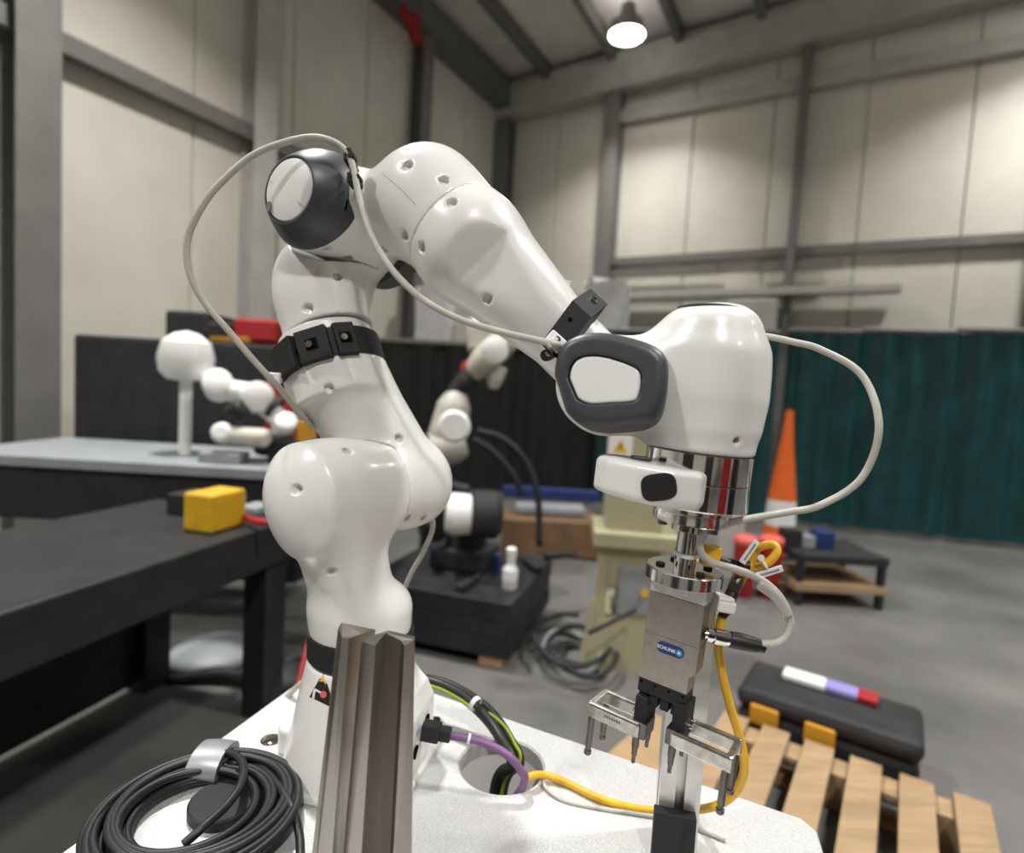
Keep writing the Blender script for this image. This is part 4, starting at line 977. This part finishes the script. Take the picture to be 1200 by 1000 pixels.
# crumpled pipes and hoses on the floor left of it
hc_ = G(672, 775)
for k in range(5):
    R = .09+.025*k; oo = V(.03*math.cos(k*2.1), .05*math.sin(k*1.7), 0)
    cable('floor_hose', [hc_+oo+V(R*math.cos(t), 1.5*R*math.sin(t), .02+.022*k+.012*math.sin(3*t+k)) for t in np.linspace(.3*k, .3*k+5.6, 12)], .013, M['mgrey' if k == 2 else 'dark'],
          ('innermost dark loop of the hose coil beside the beige machine', 'small dark loop of the hose coil beside the beige machine', 'middle grey loop of the hose coil beside the beige machine', 'large dark loop of the hose coil beside the beige machine', 'outermost dark loop of the hose coil beside the beige machine')[k], 'hose', 10, 6, 'hoses on the floor beside the beige machine')
q = MB(); q.lathe(P(533, 500, D-.12), -CF, [(0, .07), (.03, .075), (.045, .06), (.045, 0)], 24); q.put('joint_cover', M['nylon'], iv, smooth='auto')
q = MB(); q.lathe(P(580, 412, D-.17), -CF, [(0, .055), (.03, .06), (.04, .045), (.04, 0)], 24); q.put('joint_cover', M['nylon'], iv, smooth='auto')
# curtains
def curtain(x0, x1, ytop, dep, m, label, folds=6, group=None):
    a, b = P(x0, 500, dep[0]), P(x1, 500, dep[1]); zt = P((x0+x1)/2, ytop, (dep[0]+dep[1])/2)[2]; d = hz(b-a); n = V(-d[1], d[0], 0); L = np.linalg.norm((b-a)[:2]); N = 60
    q = MB(); v = []; f = []
    for k in range(N+1):
        s = k/N; off = .03*math.sin(s*folds*1.2*math.pi)+.015*math.sin(s*13)
        for t in (0, .0035):
            for z in (FLOOR+.06, zt): v.append(V(a[0], a[1], 0)+d*L*s+n*(off+t)+V(0, 0, z))
    for k in range(N):
        i = k*4; j = i+4; f += [(i, j, j+1, i+1), (i+2, i+3, j+3, j+2), (i, i+2, j+2, j), (i+1, j+1, j+3, i+3)]
    f += [(0, 1, 3, 2), (N*4, N*4+2, N*4+3, N*4+1)]
    q.add(v, f); o = q.put('welding_curtain', m, None, smooth='auto'); tag(o, label, 'curtain', group); return zt, a, b
grp = 'welding curtains along the back'
zt, ca, _ = curtain(395, 505, 402, (7.2, 7.1), M['curt'], 'black welding curtain panel seen just right of the upper arm', 5, grp)
curtain(505, 600, 402, (7.1, 7.0), M['curt'], 'black welding curtain panel behind the ivory robot', 5, grp)
_, _, cb = curtain(600, 700, 402, (7.0, 6.9), M['curt'], 'black welding curtain panel left of the wrist ring', 5, grp)
q = MB(); q.cyl(V(ca[0], ca[1], zt+.03), V(cb[0], cb[1], zt+.03), .035, n=16); simple('curtain_rail', q, M['colm'], 'grey tube rail above the black welding curtains', 'rail', 'auto')
for (x0, x1, dp, lab) in ((700, 800, (6.6, 6.4), 'dark teal welding curtain panel hidden behind the wrist'), (800, 905, (6.4, 6.2), 'teal welding curtain panel just right of the wrist'), (915, 1000, (6.2, 6.0), 'dark teal welding curtain panel at the photo right edge'), (1000, 1110, (6., 5.8), 'teal welding curtain panel second from the right end'), (1110, 1230, (5.8, 5.6), 'teal welding curtain panel at the far right end')):
    zt2, a_, b_ = curtain(x0, x1, 392, dp, M['teal'], lab, 5, grp)
    q = MB(); q.cyl(V(a_[0], a_[1], zt2+.03), V(b_[0], b_[1], zt2+.03), .03, n=14); simple('curtain_rail', q, M['beamd'], 'tube rail carrying the '+lab.split(' panel')[0]+' '+' '.join(lab.split(' panel')[1].split()), 'rail', 'auto')
# white wrapped goods behind the curtain
for k, (x, w, yt, lab) in enumerate(((508, .40, 340, 'film wrapped load peeking over the curtain under the forearm'), (572, .46, 350, 'film wrapped load over the curtain above the ivory robot'), (640, .46, 335, 'film wrapped load over the curtain behind the forearm clamp'), (708, .46, 330, 'film wrapped load over the curtain above the wrist ring'))):
    c = P(x, 400, 7.55); zt_ = P(x, yt, 7.55)[2]; q = MB()
    bmx = bmesh.new(); bmesh.ops.create_grid(bmx, x_segments=1, y_segments=1, size=1); bmx.free()
    rr = random.Random(k); n = 9; v = []; f = []
    for zi in range(7):
        for a in range(16):
            t = a/16*2*math.pi; sx = math.copysign(abs(math.cos(t))**.4, math.cos(t)); sy = math.copysign(abs(math.sin(t))**.4, math.sin(t)); j = rr.uniform(.9, 1.05)
            v.append(V(c[0]+sx*w*.62*j, c[1]+sy*.14*j, FLOOR+.02+(zt_-FLOOR)*zi/6*(1 if zi < 6 else rr.uniform(.97, 1.02))))
    for zi in range(6):
        for a in range(16): f.append((zi*16+a, zi*16+(a+1) % 16, zi*16+16+(a+1) % 16, zi*16+16+a))
    f += [tuple(range(16))[::-1], tuple(range(96, 112))]
    simple('wrapped_load', q.add(v, f), M['film'], lab, 'wrapped load')
# low blue beam, pale crate and timber front under the black curtain
a, b = P(590, 575, 5.2), P(700, 582, 5.0)
simple('blue_beam', MB().box((a+b)/2, (b-a)/2, V(0, .06, 0), V(0, 0, .045), .005), M['bluep'], 'low blue steel beam in front of the black curtain', 'beam')
a, b = P(600, 600, 4.8), P(690, 604, 4.7); d = hz(b-a)
simple('pale_tray', MB().box((a+b)/2+V(0, .1, .02), (b-a)*.45, V(0, .12, 0), V(0, 0, .03), .01), M['mgrey'], 'grey tray on the timber bench below the blue beam', 'tray')
simple('timber_bench', boxat((a+b)/2, (b-a)*.62, V(0, .2, 0), FLOOR, (a[2]+b[2])/2-.02, .01), M['brown'], 'brown timber bench behind the black plate stack', 'bench')
# right side: traffic cone, red bins, grey post, dark rack
cn = G(914, 612); cn = P(914, 612, 5.0); cn = V(cn[0], cn[1], FLOOR)
cz = P(912, 480, 5.0)[2]-FLOOR
tc_ = thing('traffic_cone', cn, 'tall orange traffic cone with pale band beside the teal curtains', 'cone')
cw = P(912, 585, 5.)[2]-FLOOR
simple_ = boxat(cn, V(.17, 0, 0), V(0, .17, 0), FLOOR, FLOOR+.04, .01).put('cone_base', M['dark'], tc_)
q = MB(); q.lathe(cn, ZUP, [(.04, .15), (cw*.55, .125)], 32); q.put('cone_skirt', M['orange'], tc_, smooth='auto')
q = MB(); q.lathe(cn, ZUP, [(cw*.55, .126), (cw, .115)], 32); q.put('white_band', M['nylon'], tc_, smooth='auto')
q = MB(); q.lathe(cn, ZUP, [(cw, .115), (cz*.8, .05), (cz, .03)], 32); q.put('cone_top', M['orange'], tc_, smooth='auto')
for k, (x, lab) in enumerate(((873, 'red plastic bin nearer the grey post'), (903, 'red plastic bin nearer the dark rack'))):
    c = P(x, 650, 3.9); t = thing('red_bin', V(c[0], c[1], FLOOR), lab, 'bin', 'red bins behind the yellow cable')
    z1 = P(x, 628, 3.9)[2]
    q = MB(); q.lathe(V(c[0], c[1], 0), ZUP, [(FLOOR, .06), (FLOOR+.01, .065), (z1-.05, .075)], 24); q.put('bin_body', M['red'], t, smooth='auto')
    q = MB(); q.lathe(V(c[0], c[1], 0), ZUP, [(z1-.05, .078), (z1-.02, .08), (z1, .06), (z1, 0)], 24); q.put('bin_lid', M['pred'], t, smooth='auto')
c = P(853, 650, 4.3); simple('grey_post', boxat(c, V(.09, 0, 0), V(0, .06, 0), FLOOR, P(853, 575, 4.3)[2], .01), M['colml'], 'pale grey machine post left of the red bins', 'post')
rk = thing('dark_rack', P(950, 660, 4.)*V(1, 1, 0)+V(0, 0, FLOOR), 'low dark rack of parts right of the red bins', 'rack')
rc_ = P(964, 660, 4.0)
for y0, m in ((672, 'wood'), (640, 'dark')):
    boxat(rc_, V(.30, 0, 0), V(0, .25, 0), P(955, y0+9, 4.)[2], P(955, y0, 4.)[2], .004).put('shelf_board', M[m], rk)
for sx in (-1, 1):
    for sy in (-1, 1): boxat(rc_+V(.27*sx, .22*sy, 0), V(.02, 0, 0), V(0, .02, 0), FLOOR, P(955, 640, 4.)[2], 0).put('rack_leg', M['dark'], rk)
for k, (x, m, w, h, lab) in enumerate(((925, 'dark', .06, .12, 'dark parts box at the left of the low rack'), (943, 'mgrey', .05, .08, 'grey parts box in the middle of the low rack'), (962, 'bluep', .06, .12, 'blue parts box on the low rack'))):
    c = P(x, 640, 3.98); z0 = P(955, 640, 4.)[2]; simple('parts_box', boxat(c, V(w, 0, 0), V(0, w, 0), z0, z0+h, .006), M[m], lab, 'box')
# pallets
def pallet(c, ex, ey, z0, label, n=7):
    t = thing('wooden_pallet', V(c[0], c[1], z0), label, 'pallet')
    L, Wd = .6, .4
    for k in range(n):
        y = -Wd+.05+(2*Wd-.1)*k/(n-1)
        q = MB(); q.box(c+ey*y+V(0, 0, z0+.132-c[2]), ex*L, ey*.046, V(0, 0, .010), .002); q.put('deck_board', M['wood'], t)
    for x in (-L+.07, 0, L-.07):
        q = MB(); q.box(c+ex*x+V(0, 0, z0+.110-c[2]), ex*.05, ey*Wd, V(0, 0, .011), .002); q.put('stringer_board', M['wood'], t)
        for y in (-Wd+.07, 0, Wd-.07): q = MB(); q.box(c+ex*x+ey*y+V(0, 0, z0+.060-c[2]), ex*.05, ey*.07, V(0, 0, .038), .003); q.put('pallet_block', M['wood'], t)
        q = MB(); q.box(c+ex*x+V(0, 0, z0+.011-c[2]), ex*.05, ey*Wd, V(0, 0, .011), .002); q.put('bottom_board', M['wood'], t)
    return t
f0, f1 = G(860, 872), G(977, 917); fe = hz(f1-f0); fn = V(-fe[1], fe[0], 0)
pcen = G(912, 950, FLOOR+.14)
pallet(V(*(G(860, 872)+fe*.36-fn*.64)[:2], FLOOR), fn, fe, FLOOR, 'wooden pallet on the floor in front of the black toolbox', 6)
cb_ = G(752, 880); simple('cardboard_sheet', MB().prism([G(690, 905, FLOOR), G(765, 838, FLOOR), G(800, 850, FLOOR), G(830, 930, FLOOR), G(770, 985, FLOOR)], [G(690, 905, FLOOR)+V(0, 0, .006), G(765, 838, FLOOR)+V(0, 0, .006), G(800, 850, FLOOR)+V(0, 0, .006), G(830, 930, FLOOR)+V(0, 0, .006), G(770, 985, FLOOR)+V(0, 0, .006)]), M['card'], 'brown cardboard sheet on the floor behind the gripper', 'cardboard')
# toolbox
tc0 = (f0+f1)/2+fe*.02; HW, HD = .29, .15
tz = FLOOR
tcn = f0+fe*HW+fn*HD
tbx = thing('toolbox', V(tcn[0], tcn[1], tz), 'black toolbox with orange latches on the floor at the right', 'toolbox')
boxat(tcn, fe*HW, fn*HD, tz, tz+.155, .025).put('lower_case', M['dark'], tbx)
boxat(tcn, fe*(HW+.008), fn*(HD+.008), tz+.160, tz+.235, .03).put('lid', M['dark'], tbx)
for s in (-.66, -.02):
    c = tcn+fe*HW*s-fn*(HD+.010); boxat(c, fe*.05, fn*.010, tz+.115, tz+.19, .008).put('latch', M['tyel'], tbx)
q = MB(); q.tube(spline([tcn-fe*.12+V(0, 0, tz+.235), tcn-fe*.11+V(0, 0, tz+.275), tcn+fe*.11+V(0, 0, tz+.275), tcn+fe*.12+V(0, 0, tz+.235)], 6), .012, 10); q.put('carry_handle', M['dark'], tbx, smooth=True)
for s, m, w, lab in ((-.30, 'nylon', .08, 'pale packet lying on the toolbox lid at its left'), (.12, 'pbox', .06, 'purple packet lying on the toolbox lid'), (.42, 'red', .035, 'small red packet lying on the toolbox lid')):
    c = tcn+fe*HW*s+fn*.06; simple('packet', boxat(c, fe*w, fn*.04, tz+.235, tz+.262, .008), M[m], lab, 'packet')
# ------------------------------------------------------------------ left side: benches and clutter
BZ = -.10
e0, e1_ = onz(238, 642, BZ), onz(330, 612, BZ); be = hz(e1_-e0); bn = V(-be[1], be[0], 0)
bcx = (e0+e1_)/2-be*.55+bn*.35
bn1 = thing('steel_bench', V(bcx[0], bcx[1], FLOOR), 'heavy dark steel work bench left of the robot base', 'bench')
boxat(bcx, be*.85, bn*.35, BZ-.16, BZ, .008).put('bench_top', M['blk'], bn1)
boxat(bcx+bn*.30, be*.83, bn*.012, FLOOR+.03, BZ-.16, .003).put('darkening_panel', M['dark'], bn1)  # dark sheet added to darken the space under the bench
for sx in (-.75, .75):
    for sy in (-.28, .28): boxat(bcx+be*sx+bn*sy, be*.06, bn*.05, FLOOR, BZ-.16, .004).put('bench_leg', M['blk'], bn1)
simple('yellow_box', boxat(onz(252, 618, BZ), be*.085, bn*.06, BZ, BZ+.135, .01), M['ybox'], 'yellow box on the front of the steel bench', 'box')
for x, y, m, w, h, lab in ((275, 592, 'nylon', .035, .05, 'small white block behind the yellow box'), (300, 600, 'mgrey', .06, .03, 'small grey tray on the bench near the shoulder joint'), (225, 600, 'dark', .07, .08, 'dark block at the left end of the steel bench')):
    simple('bench_part', boxat(onz(x, y, BZ), be*w, bn*w*.8, BZ, BZ+h, .006), M[m], lab, 'part')
cable('red_hose', [onz(270, 595, BZ+.05), onz(285, 605, BZ+.03), onz(305, 612, BZ+.03), onz(330, 612, BZ+.04)], .012, M['red'], 'red air hose on the steel bench beside the yellow box', 'hose', 10, 8)
# far bench with white robot parts
BZ2 = .02; c2 = onz(270, 550, BZ2)
fb2 = thing('rear_bench', V(c2[0], c2[1]+.3, FLOOR), 'grey rear bench carrying white robot parts', 'bench')
c3_ = c2+V(-.40, .42, 0)
boxat(c3_, V(1., 0, 0), V(0, .38, 0), BZ2-.05, BZ2, .005).put('bench_top', M['mgrey'], fb2)
for sx in (-.9, .9):
    for sy in (-.3, .3): boxat(c3_+V(sx, sy, 0), V(.04, 0, 0), V(0, .04, 0), FLOOR, BZ2-.05, 0).put('bench_leg', M['dark'], fb2)
boxat(c3_-V(0, .33, 0), V(.85, 0, 0), V(0, .03, 0), BZ2-.30, BZ2-.06, .005).put('drawer_front', M['blk'], fb2)
D3 = np.dot(c2+V(0, .3, 0)-CAM, CF)
wr = thing('spare_robot_arm', P(300, 500, D3)*V(1, 1, 0)+V(0, 0, BZ2), 'blurred white spare robot arm lying on the rear bench', 'robot arm')
def joint(name, x, y, ax, r, L, m, dd=0.):
    c = P(x, y, D3+dd); ax = nrm(ax); q = MB(); q.lathe(c-ax*L/2, ax, [(0, r*.6), (.012, r*.92), (.03, r), (L-.03, r), (L-.012, r*.92), (L, r*.6)], 28); return q.put(name, m, wr, smooth='auto')
def linkp(a, b, r0, r1, m): q = MB(); q.tube([P(*a, D3), P((a[0]+b[0])/2, (a[1]+b[1])/2, D3), P(*b, D3)], [r0, (r0+r1)*.47, r1], 24); return q.put('arm_link', m, wr, smooth='auto')
linkp((252, 455), (298, 462), .060, .055, M['nylon']); linkp((300, 466), (335, 498), .060, .045, M['nylon'])
joint('arm_joint', 256, 452, V(.3, -.8, .3), .072, .17, M['nylon']); joint('arm_joint', 300, 466, V(.5, -.8, .1), .078, .19, M['nylon'])
joint('joint_cap', 278, 482, V(.8, -.2, .5), .050, .10, M['dark'], -.1); joint('arm_joint', 333, 500, V(.4, -.6, .6), .058, .14, M['nylon'])
joint('joint_cap', 322, 478, V(.8, .1, -.5), .066, .03, M['dark']); joint('arm_joint', 290, 512, V(1, -.1, 0), .046, .22, M['ivory'], -.12)
joint('arm_joint', 262, 508, V(.2, -.9, .2), .05, .12, M['nylon'], -.12); joint('joint_cap', 312, 522, V(0, 0, 1), .06, .10, M['dark'])
q = MB(); cs = P(236, 418, D3); cs = cs+V(-.05, .06, 0); q.lathe(cs+V(-.06, 0, -.13), ZUP, [(0, .03), (.01, .09), (.05, .125), (.12, .135), (.20, .115), (.245, .06), (.26, 0)], 28); q.cyl(V(cs[0]-.06, cs[1], BZ2), cs+V(-.06, 0, -.12), .03, n=16)
simple('white_globe', q, M['nylon'], 'white round cover on a stand at the left photo edge', 'cover', 'auto')
for x, m, w, h, lab in ((250, 'mgrey', .10, .05, 'grey tray on the rear bench front'), (325, 'dark', .07, .12, 'dark case on the rear bench beside the upper arm'), (350, 'tyel', .03, .22, 'narrow orange upright part on the rear bench')):
    c = onz(x, 545, BZ2); simple('bench_part', boxat(c+V(0, .10, 0), V(w, 0, 0), V(0, .06, 0), BZ2, BZ2+h, .005), M[m], lab, 'part')
# red and black trolley behind
D4 = D3+.9
tr = thing('tool_trolley', P(290, 500, D4)*V(1, 1, 0)+V(0, 0, FLOOR), 'red and black trolley with shelves behind the white robot parts', 'trolley')
zt4 = lambda y: P(290, y, D4)[2]
cx_ = P(285, 450, D4); 
boxat(cx_-V(.25, 0, 0), V(.72, 0, 0), V(0, .22, 0), FLOOR, zt4(405), .02).put('trolley_body', M['dark'], tr)
for x, y0, y1, m in ((312, 402, 376, 'red'), (284, 405, 394, 'tyel'), (262, 402, 382, 'dark'), (236, 402, 372, 'dark')):
    c = P(x, 420, D4); boxat(c, V(.14, 0, 0), V(0, .18, 0), zt4(y0), zt4(y1), .02).put('trolley_bin', M[m], tr)
c = P(330, 470, D4-.4); simple('red_locker', boxat(c, V(.09, 0, 0), V(0, .02, 0), FLOOR+.3, P(330, 440, D4-.4)[2], .01), M['red'], 'narrow red locker behind the black arm clamp', 'locker')
# dark clutter under the bench
c = G(255, 770); 
for k, (x, y, w, m, lab) in enumerate(((250, 745, .12, 'mgrey', 'grey sack slumped on the floor under the steel bench'), (330, 775, .07, 'dark', 'dark sack on the floor near the robot base'))):
    c = G(x, y+25); q = MB(); q.lathe(c, ZUP, [(0, w*1.5), (.02, w*1.7), (.05, w*1.4), (.075, w*.7), (.08, 0)], 20); simple('sack', q, M[m], lab, 'sack', True)
cable('dark_floor_hose', [G(200, 800), G(260, 790, FLOOR+.04), G(310, 800, FLOOR+.02), G(350, 770, FLOOR+.05), G(420, 760)], .03, M['dark'], 'thick dark hose on the floor behind the plate', 'hose', 10, 8)
c = P(362, 745, 1.4); cable('red_strap', [P(372, 700, 2.3), P(366, 735, 2.2), P(357, 770, 2.1), P(347, 815, 2.0)], .009, M['red'], 'red strap hanging behind the robot base', 'strap', 10, 8)
cable('grey_lead', [P(300, 845, .86), P(318, 832, .84), P(338, 815, .82), P(355, 800, .81), P(385, 785, .80)], .0042, M['cgrey'], 'grey lead crossing the plate edge behind the base', 'cable', 12, 8)
# boxes on the back wall
wb = lambda x, y: (lambda p: p)(onplane(x, y, CORNER*V(1, 1, 0)+NB*.2, NB))
c = wb(882, 372); simple('wall_box', MB().box(c, WB*.30, NB*.12, V(0, 0, .22), .02), M['colml'], 'pale junction box on the back wall above the teal curtain', 'box')
c = wb(830, 345); simple('cable_tray', MB().box(c, WB*2.2, NB*.1, V(0, 0, .05), .01), M['colml'], 'long pale cable tray on the back wall', 'cable tray')
# unseen cabinets, added behind the viewer for dark and red reflections in polished metal
for k, (x, y, w, h, m, lab) in enumerate(((-1.6, -1.6, .5, 1.3, 'dark', 'tall dark cabinet added for reflections behind the viewer, on the left'), (.35, -2.2, .35, 1.2, 'dark', 'tall dark cabinet added for reflections behind the viewer, in the middle'), (1.7, -1.2, .25, 1.1, 'red', 'tall red cabinet added for reflections behind the viewer, on the right'), (2.6, -.6, .4, 1.3, 'dark', 'tall dark cabinet added for reflections to the right of the viewer'))):
    t = thing('reflection_cabinet', V(x, y, FLOOR), lab, 'cabinet', 'cabinets added behind the viewer for reflections')
    boxat(V(x, y, 0), V(w, 0, 0), V(0, .25, 0), FLOOR, h, .01).put('carcass', M[m], t)
    for s_ in (-1, 1):
        d = boxat(V(x+s_*w/2, y+.262, 0), V(w/2-.006, 0, 0), V(0, .012, 0), FLOOR+.06, h-.02, .004).put('door', M[m], t)
        boxat(V(x+s_*.04, y+.285, 0), V(.008, 0, 0), V(0, .012, 0), .1, .25, .003).put('handle', M['chrome'], d)
